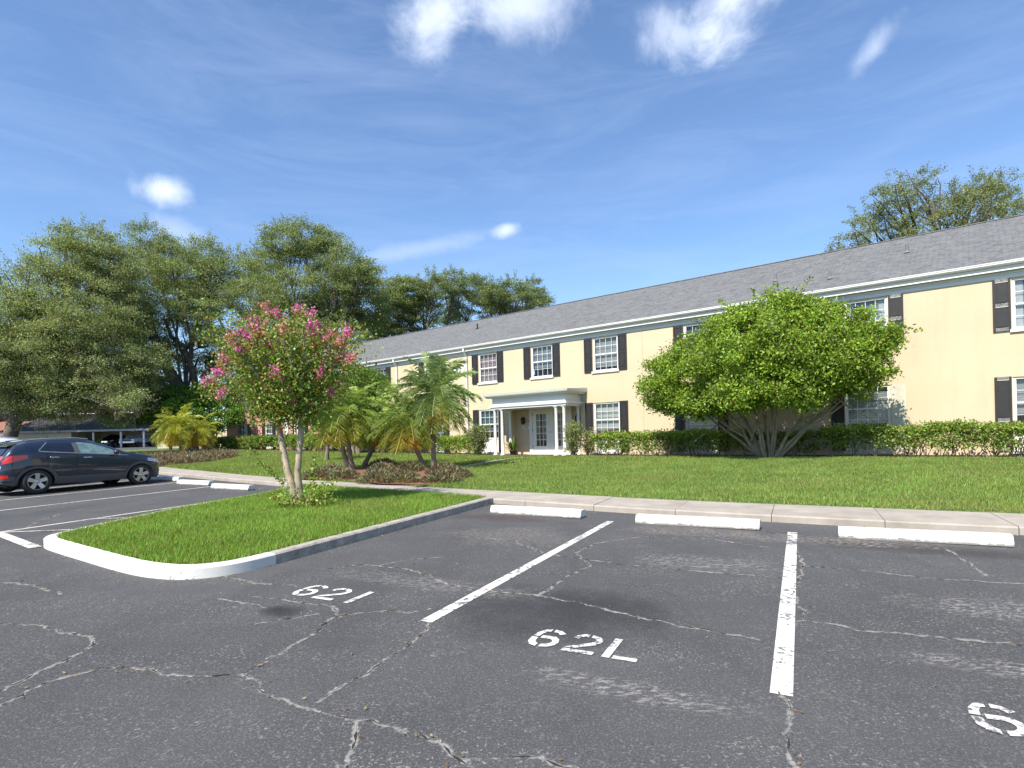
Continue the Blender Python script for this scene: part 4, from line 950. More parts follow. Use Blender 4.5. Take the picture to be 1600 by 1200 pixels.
for i, f in enumerate(FL):
    m = int(rng.uniform(40, 95)); d = unit(np.array([[rng.normal(), rng.normal() * .4, .9]]))[0]
    u = rng.normal(size=(m, 1)) * .05
    q.append(np.array(f) + d * u + rng.normal(size=(m, 3)) * .036); pal = (.66, .17, .42) if rng.random() < .72 else (.55, .22, .22); cc.append(shade(pal, m, rng, .2, .08))
    lf = rng.normal(size=(26, 3)) * .07 + np.array(f) - d * .12
    st = min(ends, key=lambda e: np.linalg.norm(e[-1] - np.array(f)))[-2]; b.tube(wob(np.array(st) - bx, np.array(f) - bx, 3, .03, rng), [.008, .007, .006, .004], 5, cap=False)
b.build('twigs', M['twig'], root)
q = np.vstack(q) - bx; np_mesh('blossoms', leafquads(q, .045, .045, rng), 4, M['flower'], root, np.vstack(cc))
lp = np.vstack([np.array(f) - bx + rng.normal(size=(60, 3)) * .11 - np.array((0, 0, .13)) for f in FL]); leafy('young_leaves', lp, np.ones(len(lp)), .06, .036, (.17, .20, .04), root, rng, mixcol=(.38, .16, .06), mixp=.2)

# ------------------------------------------------------------------ palms
def palm(base, top, label, seed, fl=1.35, nf=46, dead=.3, droop=1., lean=None, green=(.25, .33, .08), gold=(.60, .40, .07), group='feathery palms in planted beds', r=.085):
    rng = np.random.default_rng(seed); base = np.array(base, float); top = np.array(top, float)
    root = empty('palm_tree', tuple(base), 0, label, 'palm', group)
    t = top - base; b = MB(); n = 12; side = np.array((rng.normal(), rng.normal(), 0)) * .06
    pts = [t * (i / n) + side * sin(pi * i / n) for i in range(n + 1)]; pts[0] = pts[0] - np.array((0, 0, .1))
    rad = [r * (1.35 - .4 * min(1, i / 3)) * (1 + .12 * (i % 2)) for i in range(n + 1)]; b.tube(pts, rad, 9)
    for i in range(26):   # old leaf bases under the crown
        a = rng.uniform(0, 2 * pi); z = rng.uniform(.55, 1.02); c = t * z; d = np.array((cos(a), sin(a), .9)); b.tube([c + d * np.array((r * .7, r * .7, 0)), c + d * np.array((r * 1.7, r * 1.7, .10))], [.025, .008], 5, cap=False)
    b.build('trunk', M['palmbark'], root)
    Q = {False: ([], []), True: ([], [])}
    for i in range(nf):
        u = (i + .5) / nf; isdead = u < dead
        el = -1.15 + 2.45 * u ** .85 + rng.normal() * .10 if not isdead else rng.uniform(-1.35, -.5)
        a = i * 2.39996 + rng.normal() * .2; L = fl * rng.uniform(.82, 1.1) * (.58 if isdead else 1)
        m = 26; p = t.copy() + np.array((0, 0, .04 - (.10 if isdead else 0))); d = np.array((cos(a) * cos(el), sin(a) * cos(el), sin(el))); P_ = [p.copy()]; D_ = [d.copy()]
        for j in range(m):
            d = d + np.array((0, 0, -.052 * droop * (1.0 if d[2] > -.85 else .1))); d /= np.linalg.norm(d); p = p + d * L / m; P_.append(p.copy()); D_.append(d.copy())
        P_ = np.array(P_); D_ = np.array(D_)
        sd = unit(np.cross(D_, (0, 0, 1.)) + 1e-6); upv = unit(np.cross(sd, D_))
        yel = rng.random() ; tone = np.array(green) * rng.uniform(.75, 1.25)
        if isdead: tone = np.array(gold) * rng.uniform(.5, 1.1) * (np.array((1, .75, .7)) if rng.random() < .35 else 1)
        elif u < dead + .2: tone = np.array(green) * .65 + np.array((.50, .42, .06)) * .35
        V, cs = Q[isdead]
        # midrib
        w = .012
        for j in range(0, m, 2): V.append(np.stack([P_[j] - sd[j] * w, P_[j] + sd[j] * w, P_[j + 2] + sd[j + 2] * w * .8, P_[j + 2] - sd[j + 2] * w * .8])); cs.append(tone * np.array((1.2, 1.05, .9)))
        for j in range(4, m + 1):
            f = (j - 3) / (m - 3); ll = fl * .26 * (sin(pi * min(.98, .12 + .84 * f)) ** .6)
            for sg in (-1, 1):
                for h in ((0, .5) if j % 2 else (0,)):
                    c = P_[j] - D_[j] * L / m * h
                    dd = sd[j] * sg * .85 + D_[j] * .62 + upv[j] * .10 + rng.normal(size=3) * .22; dd /= np.linalg.norm(dd)
                    tip = c + dd * ll * rng.uniform(.85, 1.1) + np.array((0, 0, -.30 * ll)); ww = D_[j] * .0075
                    V.append(np.stack([c - ww * .7, c + ww * .7, c + dd * ll * .5 + ww - np.array((0, 0, .03 * ll)), tip])); cs.append(tone * rng.uniform(.8, 1.25))
    for key, nm in ((False, 'fronds'), (True, 'dry_fronds')):
        V, cs = Q[key]
        if V: np_mesh(nm, np.array(V), 4, M['leaf'], root, np.array(cs).clip(.004, .8))
    return root
gy = float
palm((-6.05, 21.4, .50), (-6.4, 21.2, 2.40), 'palm with hanging gold fronds and a left leaning trunk, nearest the crape myrtle', 61, 1.55, 44, .18)
palm((-5.90, 21.35, .50), (-5.95, 21.1, 2.60), 'upright palm sharing its foot with the left leaning palm in the middle bed', 62, 1.5, 44, .18)
palm((-5.85, 22.55, .52), (-5.0, 22.3, 2.35), 'palm with a strongly right leaning trunk in the middle bed', 63, 1.6, 46, .18)
palm((-3.12, 20.65, .50), (-3.65, 20.3, 2.15), 'short palm with many orange dead fronds and a left leaning trunk', 64, 1.5, 46, .27, droop=1.1)
palm((-2.80, 20.55, .50), (-2.6, 20.3, 3.15), 'tallest palm with a dark trunk standing before the number plaque', 65, 1.75, 50, .08, green=(.23, .31, .11))
palm((-8.8, 27.4, .68), (-8.6, 27.2, 2.6), 'slim farther palm behind the middle bed with drooping brown fronds', 66, 1.4, 34, .4)
LG = (.36, .38, .06)
palm((-23.0, 38.9, .82), (-22.7, 38.7, 2.45), 'yellowish palm at the left of the far bed, partly behind its neighbours', 67, 1.55, 44, .24, green=LG, droop=1.2, r=.11)
palm((-20.85, 36.7, .76), (-21.2, 36.6, 2.75), 'yellowish palm standing in front in the far bed', 68, 1.7, 48, .2, green=LG, droop=1.2, r=.11)
palm((-20.3, 37.0, .76), (-20.1, 37.0, 2.35), 'yellowish palm at the right of the far bed', 69, 1.6, 44, .28, green=LG, droop=1.2, r=.11)

# ------------------------------------------------------------------ low ground cover mounds
def mound(x, y, w, h, label, seed, base=(.15, .15, .085)):
    rng = np.random.default_rng(seed); z = float(T(x, y)) + .02
    root = empty('ground_cover_plant', (x, y, z), 0, label, 'low plant', 'striped low plants around the palms')
    n = int(1500 * w * w / .3); r = w * np.sqrt(rng.random(n)); a = rng.uniform(0, 2 * pi, n)
    o = np.stack([r * np.cos(a), r * np.sin(a), h * .75 * (1 - (r / w) ** 2.2) * rng.uniform(.3, 1, n)], 1)
    d = unit(np.stack([np.cos(a) * r / w + rng.normal(0, .45, n), np.sin(a) * r / w + rng.normal(0, .45, n), rng.uniform(.5, 1.3, n)], 1))
    c = shade(base, n, rng, .3, .2); k = rng.random(n) < .3; c[k] = shade((.36, .35, .20), k.sum(), rng, .2); k = rng.random(n) < .22; c[k] = shade((.12, .05, .045), k.sum(), rng, .3)
    np_mesh('leaves', leafquads(o, .13, .026, rng, dirs=d), 4, M['leaf'], root, c)
MD = [(-6.0, 18.1, .55, .38, 'striped low plant at the left end of the middle palm bed'), (-5.1, 17.5, .5, .36, 'striped low plant second from the left beside the sidewalk'), (-6.1, 19.6, .5, .38, 'striped low plant behind the left end of the middle bed'),
      (-3.75, 16.2, .58, .40, 'round striped low plant at the sidewalk in the centre of the bed'), (-3.0, 16.0, .5, .38, 'striped low plant right of the centre one beside the bare red mulch'), (-1.95, 15.75, .52, .40, 'large striped low plant at the front under the tallest palm'),
      (-1.75, 17.0, .55, .42, 'striped low plant at the right end of the middle bed'), (-2.2, 18.4, .55, .42, 'reddish low plant just in front of the right hand palm trunks', ), (-3.5, 20.0, .5, .4, 'striped low plant behind the bed beside the short orange palm'),
      (-4.9, 21.9, .6, .42, 'dark low plant at the foot of the right leaning palm'), (-4.3, 19.2, .55, .42, 'shaded low plant in the middle of the bed')]
for i, m_ in enumerate(MD): mound(*m_, 80 + i, base=(.15, .10, .07) if 'reddish' in m_[4] else (.15, .15, .085))
n = 22000; X = rng.uniform(-24, -15, n); Y = rng.uniform(26, 39, n); k = in_poly(X, Y, BED2); X, Y = X[k], Y[k]; n = len(X)
o = np.stack([X, Y, T(X, Y) + .03 + .22 * rng.random(n)], 1); c = shade((.16, .12, .075), n, rng, .3, .2); k = rng.random(n) < .25; c[k] = shade((.20, .19, .10), k.sum(), rng, .2)
tag(np_mesh('ground_cover', leafquads(o, .22, .05, rng, (0, 0, 1.2)), 4, M['leaf'], None, c), 'brownish low ground cover filling the bed of the yellowish palms', 'ground cover', kind='stuff')

# ------------------------------------------------------------------ oaks
OAK_A = [(-33.5,39.1,10.3,2.6),(-32.6,40.2,12.7,2.4),(-29.9,39.5,14.2,2.4),(-29.2,40.4,15.6,2.0),(-27.7,40.5,14.0,2.4),(-35.1,38.4,8.5,3.0),(-32.5,38.2,7.1,3.0),(-32.2,41.2,9.7,3.0),(-27.9,39.1,10.6,3.0),(-31.9,39.0,5.0,2.2),(-31.3,41.8,6.6,2.8),(-27.7,39.9,7.6,2.6),(-31.9,41.2,4.6,1.4),(-27.3,39.9,5.4,1.7),(-37.5,40.5,6.2,2.6),(-25.7,38.7,4.6,1.1),(-26.1,40.5,6.3,1.6),(-35.6,41.3,5.9,2.0),(-26.6,39.4,5.6,1.3),(-25.2,39.6,7.4,1.5),(-29.6,38.6,5.2,1.8),(-34.2,38.4,6.0,1.8),(-30.2,38.5,8.2,2.2)]
OAK_B = [(-28.7,46.1,17.9,1.8),(-28.2,46.9,16.9,2.2),(-29.9,46.6,15.3,2.6),(-25.3,44.4,15.1,2.4),(-24.6,46.9,16.8,2.0),(-23.3,46.3,14.6,2.4),(-27.3,45.3,12.4,2.6),(-24.3,44.3,12.1,2.0),(-22.2,47.3,15.8,2.0),(-20.6,45.9,12.9,2.2),(-30.8,46.8,11.8,2.4),(-24.4,47.4,10.7,1.0),(-29.3,46.8,9.6,1.8),(-22.6,47.5,9.1,1.2),(-20.0,45.6,10.3,1.8),(-29.8,44.5,8.8,1.7),(-28.6,44.0,11.6,1.8),(-27.9,44.6,6.6,1.4),(-20.6,45.2,8.0,1.8),(-19.7,44.6,6.0,1.6),(-22.6,45,6.0,1.1),(-26.6,47.5,13.6,1.8),(-24.0,47.8,8.0,1.2),(-25.6,47.6,11.6,1.7),(-27.2,47.4,9.6,1.5),(-24.8,48,9.4,1.2),(-23.2,44.4,9.8,1.1)]
OAK_C = [(-21.9,56.1,20.9,2.2),(-19.3,54.8,20.7,2.2),(-23.4,56.6,18.6,2.6),(-18.3,56.4,19.6,2.4),(-15.0,53.6,17.5,2.4),(-13.9,53.7,16.3,2.2),(-20.0,54.0,15.9,3.0),(-17.2,56.7,15.3,3.0),(-22.2,54.8,13.2,2.6),(-13.5,55.5,14.3,2.2),(-19.0,54.3,11.8,2.6),(-15.6,55.0,11.8,2.4),(-23.8,54.6,16.2,2.0)]
OAK_D = [(-12.6,61.5,17.0,2.2),(-10.7,62.3,17.2,2.2),(-7.9,62.3,17.8,2.2),(-9.5,63.5,15.3,2.4),(-5.9,62.7,18.2,1.8),(-12.4,63.5,14.7,2.4),(-14.4,63.3,14.0,2.2)]
OAK_F = [(-3.6,65.8,18.9,1.6),(-1.8,64.6,17.2,2.0),(0.4,62.8,17.4,1.6),(2.5,65.3,18.0,1.6),(-5.5,65.7,16.4,2.2),(-1.9,65.5,15.6,2.0),(1.4,64.2,15.9,1.8),(3.6,64.8,16.7,1.2)]
OAK_E = [(25.8,39.0,17.1,1.5),(29.1,41.2,18.8,1.4),(25.3,40.3,16.1,1.4),(26.8,39.2,15.8,1.8),(23.2,38.4,14.1,1.2),(23.6,41.3,14.3,0.8),(30.9,41.8,17.2,1.6),(30.2,38.5,16.8,1.5),(33.6,41.1,18.2,1.5),(33.7,39.7,17.6,1.4),(29.5,38.7,15.2,1.8),(32.5,39.3,15.7,1.8),(36.2,41.0,17.2,1.4),(38.8,41.3,16.8,1.8),(26.6,38.4,13.8,1.5),(35.2,40.4,15.2,1.6)]
def oak(base, fork, cl, label, seed, dens=900, col=(.105, .115, .045), r=.45, extra=(), L=.12, W=.068, sub=16, sig=.27, moss=0, shell=.5, limbs=1.):
    rng = np.random.default_rng(seed); bx = np.array(base, float); fk = np.array(fork, float) - bx
    root = empty('oak_tree', tuple(bx), 0, label, 'tree', 'broad oaks standing behind the parking lot'); b = MB()
    b.tube([(0, 0, -.3), fk * .12, fk * .4 + rng.normal(size=3) * .1, fk * .75 + rng.normal(size=3) * .1, fk], [r * 1.5, r * 1.15, r, r * .92, r * .85], 10)
    loc = [(c[0] - bx[0], c[1] - bx[1], c[2] - bx[2], c[3] * rng.uniform(.9, 1.08)) for c in cl]
    for c in loc:
        if rng.random() > limbs: continue
        e = np.array(c[:3]); d = np.linalg.norm(e - fk); st = fk * rng.uniform(.8, 1.); mid = st + (e - st) * .5 + np.array((0, 0, .12 * d)) + rng.normal(size=3) * .5
        q = wob(st, mid, 4, .25, rng) + wob(mid, e, 4, .25, rng)[1:]
        b.tube(q, np.linspace(r * .32, .04, len(q)), 7, cap=False)
        for j in range(5):
            e2 = e + unit(rng.normal(size=(1, 3)))[0] * c[3] * .9; b.tube(wob(q[5], e2, 4, .2, rng), [.08, .065, .05, .035, .015], 5, cap=False)
    for pts, r0 in extra:
        b.tube([np.array(p) - bx for p in pts], np.linspace(r0, r0 * .4, len(pts)), 8, cap=False)
    b.build('trunk', M['bark'], root)
    p, t = crown_points(loc + [(c[0] + rng.normal() * .9, c[1] + 1.6 + rng.random(), c[2] - .4 + rng.normal() * .4, c[3] * .85) for c in loc if shell > .4 and rng.random() < .5], dens * 1.6, sub * .55, sig * 1.45, rng, .82, shell, .42)
    # feathered rim: long sprays thrown outward from every clump
    ex = []
    for c in loc:
        for j in range(int(7 * c[3])):
            d = unit(rng.normal(size=(1, 3)) + np.array((0, 0, .5)))[0]; a0 = np.array(c[:3]) + d * c[3] * .7; u = rng.random((60, 1)) * rng.uniform(.5, 1.)
            ex.append(a0 + d * c[3] * .62 * u + rng.normal(size=(60, 3)) * .10)
    ex = np.vstack(ex); p = np.vstack([p, ex]); t = np.r_[t, np.ones(len(ex)) * 1.05]
    leafy('crown', p, t, L, W, col, root, rng, 'oakleaf', .25, .15, (0, 0, .5), mixcol=(.22, .235, .11), mixp=.22)
    if moss:
        q = []
        for i in range(moss):
            c = loc[rng.integers(len(loc))]; d = unit(rng.normal(size=(1, 3)) + np.array((0, 0, -.6)))[0]; a0 = np.array(c[:3]) + d * c[3] * np.array((.9, .9, .75)); m = 22
            q.append(a0 + np.stack([rng.normal(0, .07, m), rng.normal(0, .07, m), -rng.random(m) * rng.uniform(.5, 1.5)], 1))
        q = np.vstack(q); leafy('hanging_moss', q, np.ones(len(q)), .28, .035, (.19, .18, .12), root, rng, 'oakleaf', .2, .1, (0, 0, -4))
    return root
oak((-35.5, 40.0, .9), (-34.0, 40, 4.2), OAK_A, 'huge grey green oak with hanging moss at the left edge', 91, 1150, (.225, .27, .115), .45, [([(-35.3, 40, 1.2), (-34.4, 40, 3.2), (-33.2, 40, 4.6), (-31, 40, 6)], .36), ([(-34.0, 40, 3.6), (-31.0, 40.2, 4.2), (-28.5, 40.2, 4.0), (-26.8, 40, 4.4)], .22)], moss=170)
oak((-26.3, 46.5, .9), (-26.2, 46.3, 6.0), OAK_B, 'tall oak with bare leaning limbs behind the yellowish palms', 92, 1000, (.205, .255, .098), .36,
    [([(-26.0, 46.2, 5.2), (-27.2, 46, 7.6), (-28.3, 46, 10.2), (-28.8, 46, 13.0)], .55), ([(-25.0, 46.3, 5.0), (-25.3, 46, 7.6), (-26.0, 46, 9.4), (-26.9, 46, 10.2), (-27.4, 46, 11.6)], .30), ([(-25.4, 46, 8.4), (-25.2, 45.8, 9.8), (-25.5, 45.6, 11.6)], .2), ([(-26.2, 46, 6.0), (-28.2, 45.6, 6.3), (-30.2, 45.2, 6.2), (-32.0, 44.8, 7.2)], .30), ([(-26.4, 46, 6.6), (-28.6, 46, 7.0), (-30.8, 46, 7.4)], .26), ([(-24.6, 46, 6.8), (-23.0, 46, 8.6), (-22.5, 46, 10.4), (-23.6, 46, 12.4)], .20)], moss=90, limbs=.3)
oak((-18.5, 55.5, .7), (-18.4, 55.4, 6.5), OAK_C, 'wide oak rising behind the left end of the grey roof', 93, 950, (.195, .245, .092), .5, L=.14, W=.08)
oak((-9.6, 62.6, .7), (-9.5, 62.5, 8.0), OAK_D, 'lower oak crown just right of the wide oak behind the roof', 94, 1000, (.18, .235, .086), .45, L=.15, W=.085, sub=20, sig=.24)
oak((-1.0, 64.8, .7), (-1.0, 64.7, 8.5), OAK_F, 'open topped oak farthest right in the left tree row', 95, 900, (.17, .225, .08), .42, L=.15, W=.085, sub=20, sig=.24)
oak((30.5, 40, .7), (30.3, 40, 9.0), OAK_E, 'thin leaved oak showing above the roof at the right', 96, 620, (.185, .215, .085), .4, L=.12, W=.065, sub=22, sig=.16, shell=.3)

oak((-63.5, 69.5, 1.3), (-62.5, 69.5, 5.0), [(-66, 69, 8.6, 3.0), (-62, 70, 9.4, 3.2), (-58, 70, 8.8, 3.0), (-55, 70.5, 7.6, 2.6), (-60, 71, 7.2, 2.8), (-64.5, 70, 7.0, 2.6), (-52.5, 71, 7.4, 2.2), (-57, 72, 11, 2.8), (-68, 71, 10, 2.6), (-50, 71.5, 8.4, 2.2), (-54, 72.5, 9.8, 2.4)], 'shady oak farther back whose crown overhangs the carport', 97, 420, (.115, .15, .05), .4, L=.22, W=.12)
# far treeline so that the ground never meets the sky bare
rng = np.random.default_rng(98); cl = [(x + rng.normal() * 2, 135 + rng.normal() * 5, 3.2 + rng.normal() * .8, rng.uniform(2.5, 4)) for x in np.arange(-190, 120, 3.6)]
p, t_ = crown_points(cl, 90, 4, .6, rng); tag(leafy('treeline', p, t_, .8, .5, (.06, .075, .03), None, rng, 'oakleaf'), 'low dark treeline on the far horizon', 'treeline', kind='stuff')

# ------------------------------------------------------------------ wheel stops
b = MB(); hl = .93
prof = [(-.115, 0), (-.115, .045), (-.075, .135), (.075, .135), (.115, .045), (.115, 0)]
for x, sc in ((-hl, 1), (hl, 1)): b.quad(*[(x, y, z) for y, z in (prof if x < 0 else prof[::-1])])
b.grid([[(x, y, z) for y, z in prof] for x in np.linspace(-hl, hl, 9)], 0, False)
WS = b
WSL = [(-4.28, 9.58, 'white wheel stop at the space next to the grass island'), (-1.46, 9.36, 'white wheel stop at the head of the space marked 62L'), (1.40, 9.12, 'largest white wheel stop at the right'), (-14.55, 11.30, 'white wheel stop nearest the crape myrtle in the left spaces'), (-17.1, 11.95, 'middle white wheel stop of the left spaces'), (-19.75, 12.75, 'white wheel stop partly hidden by the front of the dark car')]
me = None
for t, s, lab in WSL:
    if me is None: o = WS.build('wheel_stop', M['stoppaint']); me = o.data
    else: o = link('wheel_stop', me)
    dt = .3; sl = (float(s_near(t + dt)) - float(s_near(t - dt))) / (2 * dt) if t > -10 else -.2
    o.location = ts(t, s, .002); o.rotation_euler = (0, 0, -TH + math.atan(sl * .6)); tag(o, lab, 'wheel stop', 'white concrete wheel stops')

# ------------------------------------------------------------------ cars
TOP = [(-2.17, .62), (-2.15, .86), (-2.10, 1.04), (-2.02, 1.16), (-1.88, 1.39), (-1.76, 1.50), (-1.45, 1.61), (-.9, 1.68), (-.3, 1.70), (.05, 1.655), (.38, 1.53), (.75, 1.335), (1.0, 1.20), (1.15, 1.155), (1.4, 1.115), (1.7, 1.04), (1.93, .95), (2.07, .84), (2.15, .68), (2.18, .56)]
WID = [(-2.17, .60), (-2.12, .76), (-1.95, .86), (-1.5, .90), (0, .905), (1.3, .90), (1.7, .85), (1.95, .76), (2.1, .62), (2.18, .46)]
def tz(x): return float(np.interp(x, *zip(*TOP)))
def wd(x): return float(np.interp(x, *zip(*WID)))
def belt(x): return float(np.interp(x, [-2.2, -1.6, -1.2, .8, 1.2, 2.2], [1.22, 1.34, 1.28, 1.10, 1.06, .9]))
WB, WR, AR = 1.37, .345, .425
def zlow(x):
    z = float(np.interp(x, [-2.17, -1.95, -1.7, 1.75, 2.0, 2.18], [.42, .30, .25, .25, .27, .36]))
    for c in (-WB, WB):
        if abs(x - c) < AR: z = max(z, .345 + math.sqrt(AR * AR - (x - c) ** 2))
    return z
def section(x):
    zt = tz(x); zb = min(belt(x), zt - .05); w = wd(x); zl = min(zlow(x), zb - .05); hgt = max(0, zt - zb)
    ins = .30 * min(1, hgt / .42) + .02
    yr = w * .955 - ins
    pts = [(w * .90, zl), (w * .965, max(zl, .40)), (w * .985, max(zl, .58)), (w, max(zl, .72)), (w * .99, max(zl, .88)), (w * .975, max(zl, zb - .12)), (w * .955, zb), (w * .955 - ins * .55, zb + hgt * .62), (yr + .02, zb + hgt * .90), (yr - .08, zb + hgt * .975), (yr * .5, zt - .004), (0, zt)]
    return pts
def side_y(x, z):
    p = section(x); zs = [q[1] for q in p[:10]]; ys = [q[0] for q in p[:10]]
    for i in range(1, 10):
        if zs[i] <= zs[i - 1]: zs[i] = zs[i - 1] + 1e-4
    return float(np.interp(z, zs, ys))
def top_z(x, y):
    p = section(x)[6:]; ys = [q[0] for q in p][::-1]; zs = [q[1] for q in p][::-1]
    return float(np.interp(abs(y), ys, zs))
def make_suv(loc, rz, paint, label, group):
    root = empty('parked_car', loc, rz, label, 'car', group)
    xs = sorted({*np.linspace(-2.17, 2.18, 60), *[c + AR * sin(a) for c in (-WB, WB) for a in np.linspace(-pi / 2, pi / 2, 17)], *[c + s * (AR + .004) for c in (-WB, WB) for s in (-1, 1)]})
    b = MB()
    rows = []
    for x in xs:
        p = section(x); rows.append([(x, y, z) for y, z in p] + [(x, -y, z) for y, z in p[-2::-1]])
    b.grid(rows); b.quad(*rows[0][::-1]); b.quad(*rows[-1])
    body = b.build('body', M[paint], root)
    b = MB(); b.box(-1.98, 1.98, -.70, .70, .24, .62); b.build('underbody', M['dark'], root)
    # grey lower cladding, arches, sills and bumpers
    b = MB()
    for sg in (-1, 1):
        for c in (-WB, WB):
            A, B_, D_ = [], [], []
            for a in np.linspace(-.12, pi + .12, 25):
                ca, sa = cos(a), sin(a)
                for lst, r, o in ((A, AR - .01, .0), (B_, AR + .005, .018), (D_, AR + .075, .016)):
                    x = c + r * ca; z = max(.26, .345 + r * sa); lst.append((x, sg * (side_y(min(max(c + (AR + .04) * ca, -2.1), 2.1), max(.27, .345 + (AR + .04) * sa)) + o), z))
            b.grid([A, B_, D_])
        x0, x1 = -WB + AR + .06, WB - AR - .06
        b.grid([[(x, sg * (side_y(x, z) + .014), z) for x in np.linspace(x0, x1, 12)] for z in (.25, .33, .42, .49)])
        for x0, x1 in ((-2.16, -WB - AR - .06), (WB + AR + .06, 2.17)):
            b.grid([[(x, sg * (side_y(x, max(z, zlow(x))) + .012), max(z, zlow(x) - .02)) for x in np.linspace(x0, x1, 6)] for z in (.26, .36, .46, .56)])
    b.quad((2.19, -.45, .36), (2.19, .45, .36), (2.19, .45, .60), (2.19, -.45, .60)); b.quad((-2.18, .6, .40), (-2.18, -.6, .40), (-2.18, -.6, .64), (-2.18, .6, .64))
    b.build('cladding', M['plastic'], root)
    def patch(x0, x1, zb_, zt_, off=.008, n=10, m=4, sg=1):
        return [[(x, sg * (side_y(x, zb_(x) + (zt_(x) - zb_(x)) * j / m) + off), zb_(x) + (zt_(x) - zb_(x)) * j / m) for x in np.linspace(x0, x1, n)] for j in range(m + 1)]
    roofl = lambda x: tz(x) - .135
    bl = lambda x: belt(x) + .015
    for sg in (-1, 1):
        b = MB(); b.grid(patch(-1.04, -.46, bl, lambda x: min(roofl(x), bl(x) + .30), sg=sg)); b.grid(patch(-1.30, -1.07, bl, lambda x: bl(x) + .02 + (x + 1.30) * 1.05, sg=sg)); b.build('side_window', M['tint'], root)
        b = MB(); b.grid(patch(-.32, .78, bl, lambda x: max(bl(x) + .01, min(roofl(x), bl(x) + .40)), sg=sg, n=18)); b.build('side_window', M['tint'] if paint != 'navy' else P('painted_reflection_glass', (.16, .24, .25), .05, spec=.8, var=.5, vscale=5), root)  # navy car: reflection painted into the front glass as a mottled teal base colour
        b = MB()   # bright strip under the glass and up the quarter window
        b.grid([[(x, sg * (side_y(x, belt(x)) + .012), belt(x) + d) for x in np.linspace(-1.32, 1.0, 24)] for d in (-.012, .014)])
        b.grid([[(x + d, sg * (side_y(x, bl(x) + .02 + (x + 1.30) * 1.05) + .011), bl(x) + .02 + (x + 1.30) * 1.05) for x in np.linspace(-1.31, -1.04, 6)] for d in (-.02, .005)])
        b.build('window_trim', M['alloy'], root)
        b = MB()
        for xx in (-.39,): b.grid([[(xx + d, sg * (side_y(xx, z) + .010), z) for z in np.linspace(belt(xx) + .02, tz(xx) - .15, 5)] for d in (-.06, .06)])
        b.build('door_pillar', M['plastic'], root)
        b = MB()
        for xx, z0, z1 in ((-.40, .50, belt(-.40) - .02), (.86, .52, 1.06), (-1.12, .80, 1.26)): b.grid([[(xx + d, sg * (side_y(xx, z) + .004), z) for z in np.linspace(z0, z1, 8)] for d in (-.006, .006)])
        b.build('door_seam', M['dark'], root)
        for xx, z in ((-.95, 1.10), (-.12, 1.06)):
            b = MB(); y = side_y(xx, z); b.tube([(xx - .10, sg * (y + .004), z), (xx - .08, sg * (y + .035), z), (xx + .08, sg * (y + .035), z - .005), (xx + .10, sg * (y + .004), z - .005)], .014, 6); b.build('handle', M['chrome'], root)
        b = MB(); y = side_y(.66, 1.12); b.lathe([(0, -.07), (.06, -.065), (.085, -.02), (.085, .04), (.06, .08), (0, .085)], (.62, sg * (y + .12), 1.20), 10, axis='y'); b.tube([(.66, sg * (y - .02), 1.13), (.64, sg * (y + .08), 1.17)], .025, 6); b.build('mirror', M[paint], root)
        b = MB(); b.grid(patch(-2.09, -1.58, lambda x: .93 + (x + 2.09) * .30, lambda x: 1.19 - (x + 1.58) ** 2 * .12, .012, 8, 3, sg)); b.build('tail_light', M['redlens'], root)
        b = MB(); b.grid(patch(-2.14, -2.0, lambda x: .50, lambda x: .60, .02, 4, 2, sg)); b.build('reflector', M['redlens'], root)
        b = MB(); b.grid(patch(1.60, 2.06, lambda x: .86 - (x - 1.6) * .26, lambda x: min(.98 - (x - 1.6) * .20, belt(x) - .03), .012, 8, 3, sg)); b.build('headlight', M['clearlens'], root)
    b = MB(); b.grid([[(x, y, top_z(x, y) + .010) for y in np.linspace(-.56, .56, 11)] for x in np.linspace(.26, .96, 9)]); b.build('windshield', M['tint'], root)
    b = MB(); b.grid([[(x - .012, y, top_z(x, y) + .006) for y in np.linspace(-.52, .52, 9)] for x in np.linspace(-2.0, -1.85, 5)]); b.build('rear_window', M['tint'], root)
    b = MB(); b.prism([(-1.90, 1.455), (-1.70, 1.52), (-1.68, 1.555), (-1.90, 1.475)], -.56, .56); b.build('spoiler', M[paint], root)
    b = MB()
    for sg in (-1, 1): b.tube([(x, sg * .53, top_z(x, .53) + .045) for x in np.linspace(-1.5, .05, 9)], .016, 6)
    b.build('roof_rail', M['alloy'], root)
    b = MB(); b.box(2.165, 2.20, -.36, .36, .62, .80); b.build('grille', M['chrome'], root)
    for c in (-WB, WB):
        for sg in (-1, 1):
            b = MB(); yo = sg * .80; hw = .105
            b.lathe([(.24, -hw), (.315, -hw), (.34, -hw * .8), (.345, -hw * .4), (.345, hw * .4), (.34, hw * .8), (.315, hw), (.24, hw)], (c, yo, .345), 28, axis='y')
            w = b.build('wheel', M['rubber'], root); w.scale = (1, 1, 1.07)
            b = MB(); f = yo + sg * hw * .78
            b.lathe([(.245, -hw * .8), (.245, hw * .9), (.228, hw * .92), (.215, hw * .55), (.215, -hw * .8)] if sg > 0 else [(.245, hw * .8), (.245, -hw * .9), (.228, -hw * .92), (.215, -hw * .55), (.215, hw * .8)], (c, yo, .345), 28, axis='y', smooth=False)
            for i in range(5):
                a = 2 * pi * i / 5 + .3; ca, sa = cos(a), sin(a)
                def pt(r, s_, d): return (c + r * ca - s_ * sa, f + sg * d, .345 + r * sa + s_ * ca)
                A = [pt(.03, -.045, -.005), pt(.23, -.058, .012), pt(.23, .058, .012), pt(.03, .045, -.005)]; B_ = [pt(.03, -.045, -.04), pt(.23, -.058, -.03), pt(.23, .058, -.03), pt(.03, .045, -.04)]
                b.quad(*A); [b.quad(A[q], A[(q + 1) % 4], B_[(q + 1) % 4], B_[q]) for q in range(4)]
